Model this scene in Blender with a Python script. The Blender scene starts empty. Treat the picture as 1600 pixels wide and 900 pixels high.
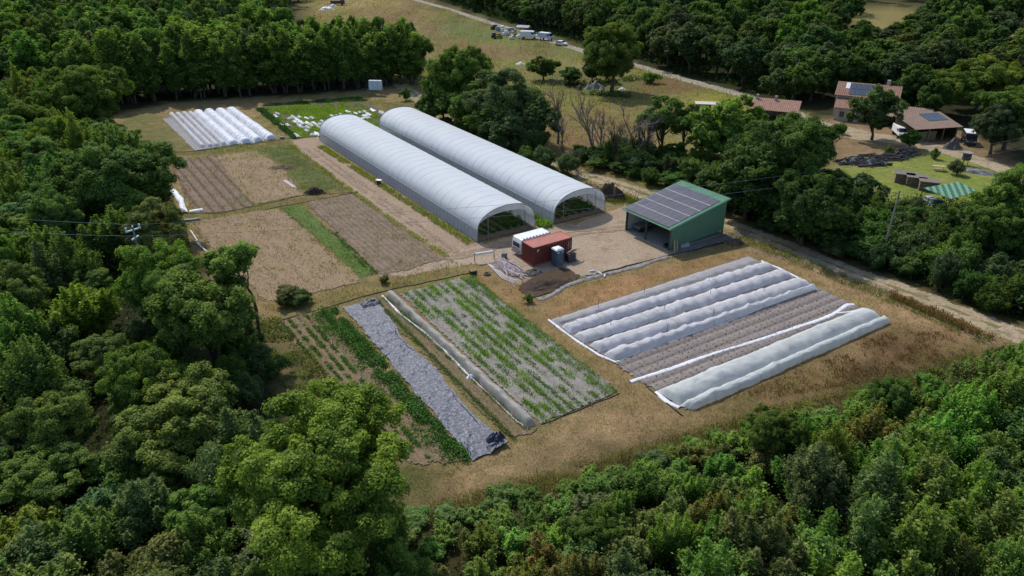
import bpy, math, random
import numpy as np
from mathutils import Vector, Matrix

random.seed(7)
RNG = np.random.default_rng(11)
SC = bpy.context.scene
COL = SC.collection
R = math.radians

# ------------------------------------------------------------------ camera
CAM_H, PITCH, FPX = 39.5, R(27.2), 1148.0
def g(px, py, z=0.0):
    """ground point (or point on the level z) seen at a place of the 1600x900 photograph"""
    x = (px - 800) / FPX; y = -(py - 450) / FPX
    dx, dy, dz = x, math.cos(PITCH) + y * math.sin(PITCH), -math.sin(PITCH) + y * math.cos(PITCH)
    t = (z - CAM_H) / dz
    return (t * dx, t * dy)
def G(pts, z=0.0): return [g(a, b, z) for a, b in pts]

cd = bpy.data.cameras.new('camera'); cam = bpy.data.objects.new('camera', cd); COL.objects.link(cam)
cam.location = (0, 0, CAM_H); cam.rotation_euler = (R(90) - PITCH, 0, 0)
cd.sensor_width = 36; cd.lens = FPX / 1600 * 36; cd.clip_start = 0.5; cd.clip_end = 8000
SC.camera = cam
SC.render.resolution_x, SC.render.resolution_y = 1024, 576
SC.view_settings.view_transform = 'Standard'; SC.view_settings.look = 'None'
SC.view_settings.exposure = 0; SC.view_settings.gamma = 1
try:
    SC.cycles.max_bounces = 7; SC.cycles.diffuse_bounces = 3; SC.cycles.glossy_bounces = 2
    SC.cycles.transmission_bounces = 5; SC.cycles.transparent_max_bounces = 12
    SC.cycles.use_denoising = True
    SC.cycles.sample_clamp_indirect = 4
except Exception: pass

# ------------------------------------------------------------------ light
SUN_EL = R(48.5); SUN_AZ = R(-29)     # azimuth measured from +Y towards +X
sd = Vector((math.sin(SUN_AZ) * math.cos(SUN_EL), math.cos(SUN_AZ) * math.cos(SUN_EL), math.sin(SUN_EL)))
w = bpy.data.worlds.new('World'); SC.world = w; w.use_nodes = True
nt = w.node_tree; bg = nt.nodes['Background']
sky = nt.nodes.new('ShaderNodeTexSky'); sky.sky_type = 'NISHITA'; sky.sun_disc = False
sky.sun_elevation = SUN_EL; sky.sun_rotation = SUN_AZ; sky.altitude = 100; sky.dust_density = 1.2
nt.links.new(sky.outputs[0], bg.inputs[0]); bg.inputs[1].default_value = 0.195
sl = bpy.data.lights.new('sun', 'SUN'); sl.energy = 3.7; sl.angle = R(0.5); sl.color = (1.0, 0.95, 0.87)
so = bpy.data.objects.new('sun', sl); COL.objects.link(so)
so.rotation_euler = sd.to_track_quat('Z', 'Y').to_euler()

# ------------------------------------------------------------------ tags
def tag(o, label=None, cat=None, group=None, kind=None):
    if label: o['label'] = label
    if cat: o['category'] = cat
    if group: o['group'] = group
    if kind: o['kind'] = kind
    return o
def empty(name, loc, rz=0.0, label=None, cat=None, group=None):
    o = bpy.data.objects.new(name, None); COL.objects.link(o)
    o.location = (loc[0], loc[1], loc[2] if len(loc) > 2 else 0); o.rotation_euler = (0, 0, rz)
    o.empty_display_size = 0.3
    return tag(o, label, cat, group)

class MB:
    def __init__(s): s.v = []; s.f = []
    def add(s, vs, fs):
        n = len(s.v); s.v += [tuple(v) for v in vs]; s.f += [tuple(i + n for i in f) for f in fs]; return s
    def box(s, c, d, rz=0.0, M=None):
        hx, hy, hz = d[0] / 2, d[1] / 2, d[2] / 2; cs, sn = math.cos(rz), math.sin(rz); vs = []
        for z in (-hz, hz):
            for x, y in ((-hx, -hy), (hx, -hy), (hx, hy), (-hx, hy)):
                vs.append((c[0] + x * cs - y * sn, c[1] + x * sn + y * cs, c[2] + z))
        if M: vs = [tuple(M @ Vector(v)) for v in vs]
        return s.add(vs, [(3, 2, 1, 0), (4, 5, 6, 7), (0, 1, 5, 4), (1, 2, 6, 5), (2, 3, 7, 6), (3, 0, 4, 7)])
    def tube(s, pts, r, n=6, cap=True):
        pts = [Vector(p) for p in pts]; rs = r if hasattr(r, '__len__') else [r] * len(pts); vs = []; fs = []
        for i, p in enumerate(pts):
            d = (pts[min(i + 1, len(pts) - 1)] - pts[max(i - 1, 0)]).normalized()
            a = d.orthogonal().normalized() if abs(d.z) > .9 else d.cross(Vector((0, 0, 1))).normalized()
            b = d.cross(a)
            for k in range(n):
                t = 2 * math.pi * k / n; vs.append(p + (a * math.cos(t) + b * math.sin(t)) * rs[i])
        for i in range(len(pts) - 1):
            for k in range(n):
                fs.append((i * n + k, i * n + (k + 1) % n, (i + 1) * n + (k + 1) % n, (i + 1) * n + k))
        if cap: fs.append(tuple(range(n))[::-1]); fs.append(tuple((len(pts) - 1) * n + k for k in range(n)))
        return s.add(vs, fs)
    def prism(s, poly, z0, z1):
        n = len(poly); vs = [(x, y, z0) for x, y in poly] + [(x, y, z1) for x, y in poly]
        return s.add(vs, [tuple(range(n))[::-1], tuple(range(n, 2 * n))] + [(i, (i + 1) % n, n + (i + 1) % n, n + i) for i in range(n)])
    def quad(s, a, b, c, d): return s.add([a, b, c, d], [(0, 1, 2, 3)])
    def build(s, name, m, parent=None, smooth=False, loc=None, bevel=0.0, thick=0.0):
        me = bpy.data.meshes.new(name); me.from_pydata(s.v, [], s.f); me.update()
        if m: me.materials.append(m)
        o = bpy.data.objects.new(name, me); COL.objects.link(o)
        if parent: o.parent = parent
        if loc: o.location = loc
        if smooth: me.polygons.foreach_set('use_smooth', [True] * len(me.polygons))
        if bevel:
            b = o.modifiers.new('bevel', 'BEVEL'); b.width = bevel; b.segments = 2; b.limit_method = 'ANGLE'
        if thick:
            b = o.modifiers.new('solid', 'SOLIDIFY'); b.thickness = thick; b.offset = 0
        return o

def np_mesh(name, verts, nper, m, tint=None, smooth=False):
    """faces of nper consecutive vertices each"""
    verts = np.asarray(verts, dtype=np.float32); nv = len(verts); nf = nv // nper
    me = bpy.data.meshes.new(name)
    me.vertices.add(nv); me.vertices.foreach_set('co', verts.ravel())
    me.loops.add(nv); me.loops.foreach_set('vertex_index', np.arange(nv, dtype=np.int32))
    me.polygons.add(nf); me.polygons.foreach_set('loop_start', np.arange(0, nv, nper, dtype=np.int32))
    me.update(calc_edges=True)
    if tint is not None:
        a = me.attributes.new('tint', 'FLOAT', 'FACE'); a.data.foreach_set('value', np.asarray(tint, dtype=np.float32))
    me.materials.append(m)
    return me
def grid_mesh(name, P, m, attrs=None, keep=None, smooth=True):
    """P: (ny,nx,3) array"""
    ny, nx = P.shape[:2]; me = bpy.data.meshes.new(name)
    i = np.arange(nx - 1)[None, :] + nx * np.arange(ny - 1)[:, None]
    q = np.stack([i, i + 1, i + 1 + nx, i + nx], -1).reshape(-1, 4)
    V = P.reshape(-1, 3)
    if keep is not None:
        k = keep.reshape(-1); q = q[k[q].any(1)]
        used = np.zeros(len(V), bool); used[q.ravel()] = True
        idx = np.cumsum(used) - 1; V = V[used]; q = idx[q]
        if attrs: attrs = {n: a.reshape(len(used), -1)[used] for n, a in attrs.items()}
    me.vertices.add(len(V)); me.vertices.foreach_set('co', V.astype(np.float32).ravel())
    me.loops.add(q.size); me.loops.foreach_set('vertex_index', q.astype(np.int32).ravel())
    me.polygons.add(len(q)); me.polygons.foreach_set('loop_start', np.arange(0, q.size, 4, dtype=np.int32))
    me.update(calc_edges=True)
    if smooth: me.polygons.foreach_set('use_smooth', np.ones(len(q), bool))
    for n, a in (attrs or {}).items():
        a = a.reshape(len(V), -1)
        if a.shape[1] == 1:
            at = me.attributes.new(n, 'FLOAT', 'POINT'); at.data.foreach_set('value', a.astype(np.float32).ravel())
        else:
            at = me.attributes.new(n, 'FLOAT_COLOR', 'POINT')
            at.data.foreach_set('color', np.hstack([a, np.ones((len(a), 1))]).astype(np.float32).ravel())
    me.materials.append(m)
    return me
def link(name, me, parent=None, loc=None, rz=0.0, sc=1.0):
    o = bpy.data.objects.new(name, me); COL.objects.link(o)
    if parent: o.parent = parent
    if loc is not None: o.location = loc
    o.rotation_euler = (0, 0, rz)
    if sc != 1.0: o.scale = (sc,) * 3 if not hasattr(sc, '__len__') else sc
    return o

# ------------------------------------------------------------------ numpy noise and polygons
_PERM = {}
def vnoise(x, y, seed=0):
    if seed not in _PERM: _PERM[seed] = np.random.default_rng(seed + 100).random((256, 256))
    T = _PERM[seed]; xi = np.floor(x).astype(int); yi = np.floor(y).astype(int); fx = x - xi; fy = y - yi
    fx = fx * fx * (3 - 2 * fx); fy = fy * fy * (3 - 2 * fy)
    a = T[xi & 255, yi & 255]; b = T[(xi + 1) & 255, yi & 255]; c = T[xi & 255, (yi + 1) & 255]; d = T[(xi + 1) & 255, (yi + 1) & 255]
    return (a * (1 - fx) + b * fx) * (1 - fy) + (c * (1 - fx) + d * fx) * fy
def fbm(x, y, sc=1.0, octv=4, seed=0):
    s = 0; a = 1; t = 0
    for k in range(octv):
        s = s + a * vnoise(x / sc * 2 ** k + 17.3 * k, y / sc * 2 ** k + 5.1 * k, seed + k); t += a; a *= .55
    return s / t
def sdist(x, y, poly):
    """signed distance, positive inside"""
    d = np.full(x.shape, 1e9); ins = np.zeros(x.shape, bool); n = len(poly)
    for i in range(n):
        x0, y0 = poly[i]; x1, y1 = poly[(i + 1) % n]; ex, ey = x1 - x0, y1 - y0
        t = np.clip(((x - x0) * ex + (y - y0) * ey) / (ex * ex + ey * ey + 1e-9), 0, 1)
        d = np.minimum(d, np.hypot(x - x0 - t * ex, y - y0 - t * ey))
        c = ((y0 > y) != (y1 > y)) & (x < ex * (y - y0) / (ey if abs(ey) > 1e-9 else 1e-9) + x0)
        ins ^= c
    return np.where(ins, d, -d)
def inside(p, poly):
    x, y = p; d = 1e18; ins = False; n = len(poly)
    for i in range(n):
        x0, y0 = poly[i]; x1, y1 = poly[(i + 1) % n]; ex, ey = x1 - x0, y1 - y0
        t = ((x - x0) * ex + (y - y0) * ey) / (ex * ex + ey * ey + 1e-9); t = 0 if t < 0 else 1 if t > 1 else t
        a = x - x0 - t * ex; b = y - y0 - t * ey; d = min(d, a * a + b * b)
        if (y0 > y) != (y1 > y) and x < ex * (y - y0) / ey + x0: ins = not ins
    d = math.sqrt(d); return d if ins else -d
def ribbon(pts, wd):
    """polygon round a polyline of ground points, width wd (number or list)"""
    P = [Vector((a, b)) for a, b in pts]; L = []; Rr = []
    for i, p in enumerate(P):
        d = (P[min(i + 1, len(P) - 1)] - P[max(i - 1, 0)]).normalized(); n = Vector((-d.y, d.x))
        h = (wd[i] if hasattr(wd, '__len__') else wd) / 2
        L.append(tuple(p + n * h)); Rr.append(tuple(p - n * h))
    return L + Rr[::-1]

# ------------------------------------------------------------------ materials
def newmat(name):
    m = bpy.data.materials.new(name); m.use_nodes = True; t = m.node_tree
    for n in list(t.nodes): t.nodes.remove(n)
    out = t.nodes.new('ShaderNodeOutputMaterial'); return m, t, out
def N(t, ty, **kw):
    n = t.nodes.new(ty)
    for k, v in kw.items():
        if k.startswith('i_'):
            key = k[2:]; key = int(key) if key.isdigit() else key.replace('_', ' ')
            n.inputs[key].default_value = v
        else: setattr(n, k, v)
    return n
def ramp(t, fac, stops):
    r = t.nodes.new('ShaderNodeValToRGB'); e = r.color_ramp.elements
    while len(e) < len(stops): e.new(.5)
    for i, (p, c) in enumerate(stops): e[i].position = p; e[i].color = (*c, 1) if len(c) == 3 else c
    t.links.new(fac, r.inputs[0]); return r.outputs[0]
def mixc(t, fac, a, b, mode='MIX'):
    m = t.nodes.new('ShaderNodeMix'); m.data_type = 'RGBA'; m.blend_type = mode
    for s, v in ((0, fac), (6, a), (7, b)):
        if hasattr(v, 'links') or hasattr(v, 'is_linked'): t.links.new(v, m.inputs[s])
        elif s == 0: m.inputs[0].default_value = v
        else: m.inputs[s].default_value = (*v, 1) if len(v) == 3 else v
    return m.outputs[2]
def math_(t, op, a, b=None, c=None):
    m = t.nodes.new('ShaderNodeMath'); m.operation = op
    for i, v in enumerate((a, b, c)):
        if v is None: continue
        if hasattr(v, 'is_linked'): t.links.new(v, m.inputs[i])
        else: m.inputs[i].default_value = v
    return m.outputs[0]
def noise(t, vec, sc, det=4, rough=.6, dist=0):
    n = N(t, 'ShaderNodeTexNoise', i_Scale=sc, i_Detail=det, i_Roughness=rough, i_Distortion=dist)
    t.links.new(vec, n.inputs['Vector']); return n.outputs[0]
def coord(t, world=True):
    if world: return t.nodes.new('ShaderNodeNewGeometry').outputs['Position']
    return t.nodes.new('ShaderNodeTexCoord').outputs['Object']
def bump(t, h, strength, dist):
    b = N(t, 'ShaderNodeBump', i_Strength=strength, i_Distance=dist); t.links.new(h, b.inputs['Height']); return b.outputs[0]

def simple(name, c, rough=.7, metal=0.0, var=.18, sc=1.5, world=False, spec=.3, dirt=None, bmp=.0, c2=None):
    """painted or raw surface: two scales of noise in colour and roughness, optional grime"""
    m, t, out = newmat(name); v = coord(t, world)
    a = noise(t, v, sc, 6); b = noise(t, v, sc * 9, 3)
    lo = tuple(x * (1 - var) for x in c); hi = tuple(min(1, x * (1 + var)) for x in (c2 or c))
    col = ramp(t, a, [(.3, lo), (.7, hi)])
    col = mixc(t, math_(t, 'MULTIPLY', b, var), col, tuple(x * .55 for x in c))
    if dirt:
        d = ramp(t, noise(t, v, sc * 2.2, 8, .7), [(.5, (0, 0, 0)), (.72, (1, 1, 1))])
        col = mixc(t, math_(t, 'MULTIPLY', d, dirt[1]), col, dirt[0])
    p = N(t, 'ShaderNodeBsdfPrincipled', i_Metallic=metal); t.links.new(col, p.inputs['Base Color'])
    p.inputs['Specular IOR Level'].default_value = spec
    t.links.new(math_(t, 'MULTIPLY_ADD', b, .25, rough - .12), p.inputs['Roughness'])
    if bmp: t.links.new(bump(t, b, bmp, .02), p.inputs['Normal'])
    t.links.new(p.outputs[0], out.inputs[0]); return m

def soil(name, ca, cb, cc=None, sc=.25, grain=5.0, rows=None, edge=True, weeds=None, bmp=.6, wheel=None):
    """bare ground sheet.  rows=(angle_deg, spacing, depth, colour)  weeds=(colour, amount)"""
    m, t, out = newmat(name); v = coord(t)
    a = noise(t, v, sc, 5); b = noise(t, v, grain, 5, .7); c = noise(t, v, grain * 4, 3, .7); e = noise(t, v, sc * 5, 5, .65)
    col = ramp(t, math_(t, 'MULTIPLY_ADD', e, .5, math_(t, 'MULTIPLY', a, .5)), [(.36, ca), (.62, cb)])
    if cc is not None: col = mixc(t, ramp(t, noise(t, v, sc * 2.3, 6, .7), [(.5, (0, 0, 0)), (.66, (1, 1, 1))]), col, cc)
    h = math_(t, 'MULTIPLY_ADD', c, .4, b)
    if rows:
        ang, spc, dep, rc = rows
        nx, ny = -math.sin(R(ang)), math.cos(R(ang))
        sx = N(t, 'ShaderNodeSeparateXYZ'); t.links.new(v, sx.inputs[0])
        wob = math_(t, 'MULTIPLY', noise(t, v, .5, 3), .35)
        d = math_(t, 'ADD', math_(t, 'ADD', math_(t, 'MULTIPLY', sx.outputs[0], nx), math_(t, 'MULTIPLY', sx.outputs[1], ny)), wob)
        s = math_(t, 'SINE', math_(t, 'MULTIPLY', d, 2 * math.pi / spc))
        s01 = math_(t, 'MULTIPLY_ADD', s, .5, .5)
        k = ramp(t, math_(t, 'MULTIPLY_ADD', b, .35, math_(t, 'MULTIPLY', s01, .8)), [(.62, (0, 0, 0)), (.95, (1, 1, 1))])
        col = mixc(t, math_(t, 'MULTIPLY', k, dep), col, rc)
        h = math_(t, 'MULTIPLY_ADD', s01, -1.2, h)
    if weeds:
        k = ramp(t, math_(t, 'MULTIPLY_ADD', noise(t, v, 1.1, 6, .75), .6, math_(t, 'MULTIPLY', noise(t, v, .12, 3), .5)), [(.62 - weeds[1] * .15, (0, 0, 0)), (.70 - weeds[1] * .1, (1, 1, 1))])
        col = mixc(t, math_(t, 'MULTIPLY', k, .8), col, weeds[0])
    g1 = ramp(t, b, [(.25, (.62,) * 3), (.75, (1.3,) * 3)]); col = mixc(t, 1.0, col, g1, 'MULTIPLY')
    g2 = ramp(t, c, [(.3, (.75,) * 3), (.7, (1.2,) * 3)]); col = mixc(t, 1.0, col, g2, 'MULTIPLY')
    p = N(t, 'ShaderNodeBsdfPrincipled', i_Roughness=.95); p.inputs['Specular IOR Level'].default_value = .1
    t.links.new(col, p.inputs['Base Color']); t.links.new(bump(t, h, bmp, .12), p.inputs['Normal'])
    if edge:
        at = N(t, 'ShaderNodeAttribute', attribute_name='edge')
        al = math_(t, 'GREATER_THAN', math_(t, 'ADD', at.outputs['Fac'], math_(t, 'MULTIPLY_ADD', b, 1.1, math_(t, 'MULTIPLY', noise(t, v, 1.2, 4), .9))), 1.5)
        tr = t.nodes.new('ShaderNodeBsdfTransparent'); mx = t.nodes.new('ShaderNodeMixShader')
        t.links.new(al, mx.inputs[0]); t.links.new(tr.outputs[0], mx.inputs[1]); t.links.new(p.outputs[0], mx.inputs[2])
        t.links.new(mx.outputs[0], out.inputs[0])
    else: t.links.new(p.outputs[0], out.inputs[0])
    return m

def leafmat(name, stops, trans=.35, gloss=.012):
    m, t, out = newmat(name)
    at = N(t, 'ShaderNodeAttribute', attribute_name='tint'); oi = t.nodes.new('ShaderNodeObjectInfo')
    col = ramp(t, at.outputs['Fac'], stops)
    col = mixc(t, 1.0, col, oi.outputs['Color'], 'MULTIPLY')
    d = t.nodes.new('ShaderNodeBsdfDiffuse'); t.links.new(col, d.inputs[0])
    tr = t.nodes.new('ShaderNodeBsdfTranslucent'); t.links.new(mixc(t, 1.0, col, (1.55, 1.5, .55, 1), 'MULTIPLY'), tr.inputs[0])
    gl = N(t, 'ShaderNodeBsdfGlossy', i_Roughness=.55); gl.inputs[0].default_value = (.8, .85, .8, 1)
    m1 = t.nodes.new('ShaderNodeMixShader'); m1.inputs[0].default_value = trans
    t.links.new(d.outputs[0], m1.inputs[1]); t.links.new(tr.outputs[0], m1.inputs[2])
    m2 = t.nodes.new('ShaderNodeMixShader'); m2.inputs[0].default_value = gloss
    t.links.new(m1.outputs[0], m2.inputs[1]); t.links.new(gl.outputs[0], m2.inputs[2])
    t.links.new(m2.outputs[0], out.inputs[0]); return m

def film(name, c, trans=.35, clear=.0, rough=.4, gl=.12, hoop_shade=None, dirt=(.4, .38, .34), dirtk=.35, sc=.8):
    """plastic film or fleece: diffuse + translucent + some see-through + sheen"""
    m, t, out = newmat(name); v = coord(t, True)
    a = noise(t, v, sc, 6, .65); b = noise(t, v, 14, 3)
    col = mixc(t, math_(t, 'MULTIPLY', ramp(t, a, [(.42, (0, 0, 0)), (.7, (1, 1, 1))]), dirtk), c, dirt)
    if hoop_shade:      # (origin, direction, spacing): hoop shadows showing through, painted into the colour as dark lines
        o, d, spc = hoop_shade; sx = N(t, 'ShaderNodeSeparateXYZ'); t.links.new(v, sx.inputs[0])
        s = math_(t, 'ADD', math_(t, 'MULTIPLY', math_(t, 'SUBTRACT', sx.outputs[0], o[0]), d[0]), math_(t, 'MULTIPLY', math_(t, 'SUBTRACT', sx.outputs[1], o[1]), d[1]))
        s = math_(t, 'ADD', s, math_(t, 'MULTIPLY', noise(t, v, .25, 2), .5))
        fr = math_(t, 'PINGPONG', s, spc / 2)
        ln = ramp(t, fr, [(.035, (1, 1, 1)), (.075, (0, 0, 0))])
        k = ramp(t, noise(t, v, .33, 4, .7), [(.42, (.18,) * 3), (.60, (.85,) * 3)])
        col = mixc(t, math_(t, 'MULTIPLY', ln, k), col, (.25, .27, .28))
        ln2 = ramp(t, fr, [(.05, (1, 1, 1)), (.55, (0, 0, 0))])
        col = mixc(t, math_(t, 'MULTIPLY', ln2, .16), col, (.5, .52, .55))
    d = t.nodes.new('ShaderNodeBsdfDiffuse'); t.links.new(col, d.inputs[0])
    tr = t.nodes.new('ShaderNodeBsdfTranslucent'); t.links.new(col, tr.inputs[0])
    g_ = N(t, 'ShaderNodeBsdfGlossy', i_Roughness=rough); g_.inputs[0].default_value = (.9, .93, 1, 1)
    nb = bump(t, math_(t, 'MULTIPLY_ADD', b, .3, a), .25, .1)
    for q in (d, tr, g_): t.links.new(nb, q.inputs['Normal'])
    m1 = t.nodes.new('ShaderNodeMixShader'); m1.inputs[0].default_value = trans
    t.links.new(d.outputs[0], m1.inputs[1]); t.links.new(tr.outputs[0], m1.inputs[2])
    m2 = t.nodes.new('ShaderNodeMixShader'); m2.inputs[0].default_value = gl
    t.links.new(m1.outputs[0], m2.inputs[1]); t.links.new(g_.outputs[0], m2.inputs[2]); last = m2
    if clear:
        tp = t.nodes.new('ShaderNodeBsdfTransparent'); m3 = t.nodes.new('ShaderNodeMixShader'); m3.inputs[0].default_value = clear
        t.links.new(m2.outputs[0], m3.inputs[1]); t.links.new(tp.outputs[0], m3.inputs[2]); last = m3
    t.links.new(last.outputs[0], out.inputs[0]); return m
# ------------------------------------------------------------------ the ground
CLEAR = G([(150, 190), (260, 160), (480, 148), (600, 138), (645, 128), (672, 150), (712, 185), (800, 222), (890, 255), (1000, 285), (1130, 338), (1310, 405), (1450, 462), (1610, 520),
           (1625, 545), (1560, 552), (1400, 606), (1200, 662), (1000, 712), (850, 765), (640, 800), (560, 700), (430, 575), (395, 505), (290, 375), (262, 335), (255, 290), (250, 240), (170, 210)])
MEADOW = G([(440, -60), (470, 0), (478, 60), (640, 140), (700, 200), (860, 250), (1000, 290), (1130, 300), (1270, 300), (1300, 190), (1222, 168), (1050, 118), (925, 82), (770, 36), (650, 0), (560, -60)])
YARD2 = G([(1275, 185), (1400, 175), (1490, 195), (1545, 225), (1600, 262), (1570, 275), (1500, 240), (1400, 245), (1300, 262)])
LAWN = G([(1300, 262), (1400, 243), (1500, 238), (1568, 268), (1580, 300), (1545, 325), (1400, 335), (1300, 335)])
GAP1 = G([(1335, 8), (1440, 4), (1450, 30), (1385, 52), (1335, 42)])
GAP2 = G([(1500, 44), (1640, 46), (1640, 82), (1520, 74)])

def axis(lo, hi, step, far, ratio=1.25):
    a = list(np.arange(lo, hi + step / 2, step)); s = step; v = hi
    while v < far: s *= ratio; v += s; a.append(v)
    s = step; v = lo; b = []
    while v > -far: s *= ratio; v -= s; b.append(v)
    return np.array(b[::-1] + a)
GX, GY = axis(-90, 100, .6, 3000), axis(28, 210, .6, 3500)
X, Y = np.meshgrid(GX, GY)
C = np.empty(X.shape + (3,)); C[:] = (.030, .034, .016)
n1, n2, n3, n4 = fbm(X, Y, 9, 5, 1), fbm(X, Y, 2.6, 4, 9), fbm(X, Y, 30, 4, 20), fbm(X, Y, 1.3, 3, 31)
def paint(poly, c1, c2=None, soft=1.0, amp=2.5, nz=n1, k=1.0, thr=None):
    d = sdist(X, Y, poly) + (n2 - .5) * amp * 2
    wgt = np.clip(d / soft * .5 + .5, 0, 1) * k
    if thr is not None: wgt = wgt * np.clip((nz - thr) / .08, 0, 1)
    c1 = np.array(c1); col = c1 if c2 is None else c1 + (np.array(c2) - c1) * np.clip((nz - .3) / .4, 0, 1)[..., None]
    C[:] = C * (1 - wgt[..., None]) + col * wgt[..., None]
paint(CLEAR, (.285, .215, .125), (.20, .175, .085), 2.0, 2.0)
paint(MEADOW, (.185, .17, .07), (.18, .135, .07), 3.0, 3.0, n3)
paint(MEADOW, (.15, .17, .055), (.14, .17, .05), 4.0, 4.0, n1, .7, .55)
paint(G([(478, 60), (478, -20), (640, -20), (760, 60), (800, 95), (690, 60)]), (.17, .118, .066), (.20, .155, .075), 6, 4, n1, .75)
paint(G([(500, -2), (640, 0), (600, 10), (500, 14)]), (.30, .25, .12), None, 8, 4, n1, .7)
paint(G([(690, 20), (760, 45), (800, 60), (760, 68), (690, 58)]), (.09, .13, .045), None, 6, 4, n1, .8)
paint(G([(860, 50), (930, 80), (950, 95), (850, 90), (790, 68)]), (.12, .14, .05), None, 6, 4, n1, .7)
paint(G([(850, 112), (1030, 120), (1080, 135), (1000, 150), (900, 150), (840, 140)]), (.10, .11, .045), None, 6, 4, n1, .8)
paint(G([(1010, 125), (1050, 120), (1110, 140), (1090, 150), (1000, 145)]), (.16, .105, .06), None, 4, 4, n1, .8)
paint(G([(1060, 150), (1110, 140), (1180, 160), (1160, 200), (1080, 190)]), (.17, .19, .04), (.22, .20, .05), 4, 4, n1, .9)
paint(G([(830, 150), (1000, 155), (1080, 150), (1060, 240), (870, 215)]), (.19, .145, .075), (.16, .16, .05), 4, 4, n1, .8)
paint(G([(850, 195), (1060, 215), (1060, 250), (890, 235)]), (.21, .13, .085), None, 4, 3, n1, .6)
paint(YARD2, (.26, .185, .12), (.20, .15, .09), 2.5, 2.5)
paint(LAWN, (.17, .24, .05), (.21, .23, .07), 2.5, 2.5)
paint(GAP1, (.22, .20, .08), (.20, .17, .07), 4, 3)
paint(GAP2, (.27, .22, .13), (.23, .17, .1), 4, 3)
# clearing: redder bare earth, dry dark patches, greener margins
paint(G([(870, 470), (900, 445), (1160, 392), (1215, 400), (1165, 400), (860, 498)]), (.32, .20, .11), (.27, .18, .10), 1.5, 1.2)
paint(G([(1170, 385), (1260, 410), (1400, 450), (1560, 530), (1590, 545), (1500, 540), (1395, 500), (1270, 440)]), (.34, .245, .15), (.28, .205, .12), 1.5, 1.5)
paint(G([(1380, 520), (1480, 520), (1510, 550), (1400, 590), (1200, 620), (1150, 612), (1300, 560)]), (.115, .070, .040), (.16, .10, .05), 3.0, 3.5, n1, .85)
paint(G([(870, 700), (1040, 655), (1090, 650), (1200, 615), (1560, 548), (1600, 570), (1200, 680), (900, 780)]), (.13, .095, .05), (.17, .12, .065), 3.0, 3.5, n1, .7)
paint(G([(660, 720), (800, 715), (960, 650), (1070, 655), (860, 730), (650, 800)]), (.34, .25, .155), (.28, .21, .125), 2, 2)
paint(G([(640, 800), (850, 745), (1000, 700), (1200, 650), (1400, 600), (1600, 545), (1640, 620), (1200, 760), (640, 900)]), (.055, .062, .024), (.11, .085, .04), 3, 4, n1, .85)
paint(G([(180, 180), (250, 175), (300, 235), (420, 222), (450, 222), (395, 235), (270, 247), (200, 215)]), (.20, .165, .08), (.13, .135, .055), 1.5, 1.5, n1, .9)
paint(G([(560, 158), (680, 160), (740, 205), (700, 205), (600, 178)]), (.17, .16, .07), (.14, .14, .05), 1.5, 1.5, n1, .9)
paint(G([(395, 232), (455, 222), (550, 297), (480, 306), (440, 268)]), (.085, .12, .045), (.10, .135, .045), 1.5, 1.5, n1, .95)
paint(G([(505, 240), (760, 385), (745, 395), (480, 238)]), (.15, .15, .06), None, 1.2, 1.2, n1, .7)
paint(G([(600, 215), (870, 355), (840, 355), (590, 222)]), (.15, .15, .06), (.2, .17, .08), 1.2, 1.2, n1, .8)
paint(G([(270, 330), (560, 300), (620, 310), (440, 325), (310, 350), (280, 350)]), (.17, .155, .065), (.11, .13, .045), 1.2, 1.5, n1, .9)
paint(G([(420, 470), (600, 428), (740, 400), (760, 415), (640, 455), (430, 500)]), (.25, .18, .09), (.18, .16, .07), 1.2, 1.5, n1, .8)
paint(G([(400, 520), (440, 505), (640, 720), (700, 740), (640, 790), (520, 700)]), (.14, .13, .06), (.085, .10, .035), 1.5, 2, n1, .9)
paint(G([(740, 415), (850, 440), (860, 500), (1050, 650), (960, 615), (735, 432)]), (.22, .175, .09), (.28, .18, .10), 1.2, 1.5, n1, .8)
C *= np.array([1.13, 1.04, .95])
C *= (1 + (n4 - .5) * .5 + (n1 - .5) * .3)[..., None]

m, t, out = newmat('ground_cover')
at = N(t, 'ShaderNodeAttribute', attribute_name='col'); v = coord(t)
a = noise(t, v, .7, 6, .7); b = noise(t, v, 4.5, 5, .75); c = noise(t, v, 17, 3, .7)
col = mixc(t, 1, at.outputs['Color'], ramp(t, a, [(.3, (.72, .78, .70)), (.7, (1.25, 1.2, 1.2))]), 'MULTIPLY')
col = mixc(t, 1, col, ramp(t, b, [(.28, (.50, .55, .48)), (.55, (1.02, 1.0, 1.0)), (.78, (1.5, 1.45, 1.35))]), 'MULTIPLY')
col = mixc(t, 1, col, ramp(t, c, [(.3, (.72,) * 3), (.7, (1.25,) * 3)]), 'MULTIPLY')
gk = ramp(t, math_(t, 'MULTIPLY_ADD', noise(t, v, 1.7, 6, .8), .6, math_(t, 'MULTIPLY', noise(t, v, .13, 4), .45)), [(.555, (0, 0, 0)), (.63, (1, 1, 1))])
col = mixc(t, math_(t, 'MULTIPLY', gk, .55), col, mixc(t, 1, col, (.62, .95, .45, 1), 'MULTIPLY'))
p = N(t, 'ShaderNodeBsdfPrincipled', i_Roughness=.95); p.inputs['Specular IOR Level'].default_value = .08
t.links.new(col, p.inputs['Base Color']); t.links.new(bump(t, math_(t, 'MULTIPLY_ADD', b, .7, math_(t, 'MULTIPLY', c, .3)), .9, .25), p.inputs['Normal'])
t.links.new(p.outputs[0], out.inputs[0])
P3 = np.dstack([X, Y, np.zeros_like(X)])
gm = grid_mesh('ground', P3, m, {'col': C})
tag(link('ground', gm), kind='structure')

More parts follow.
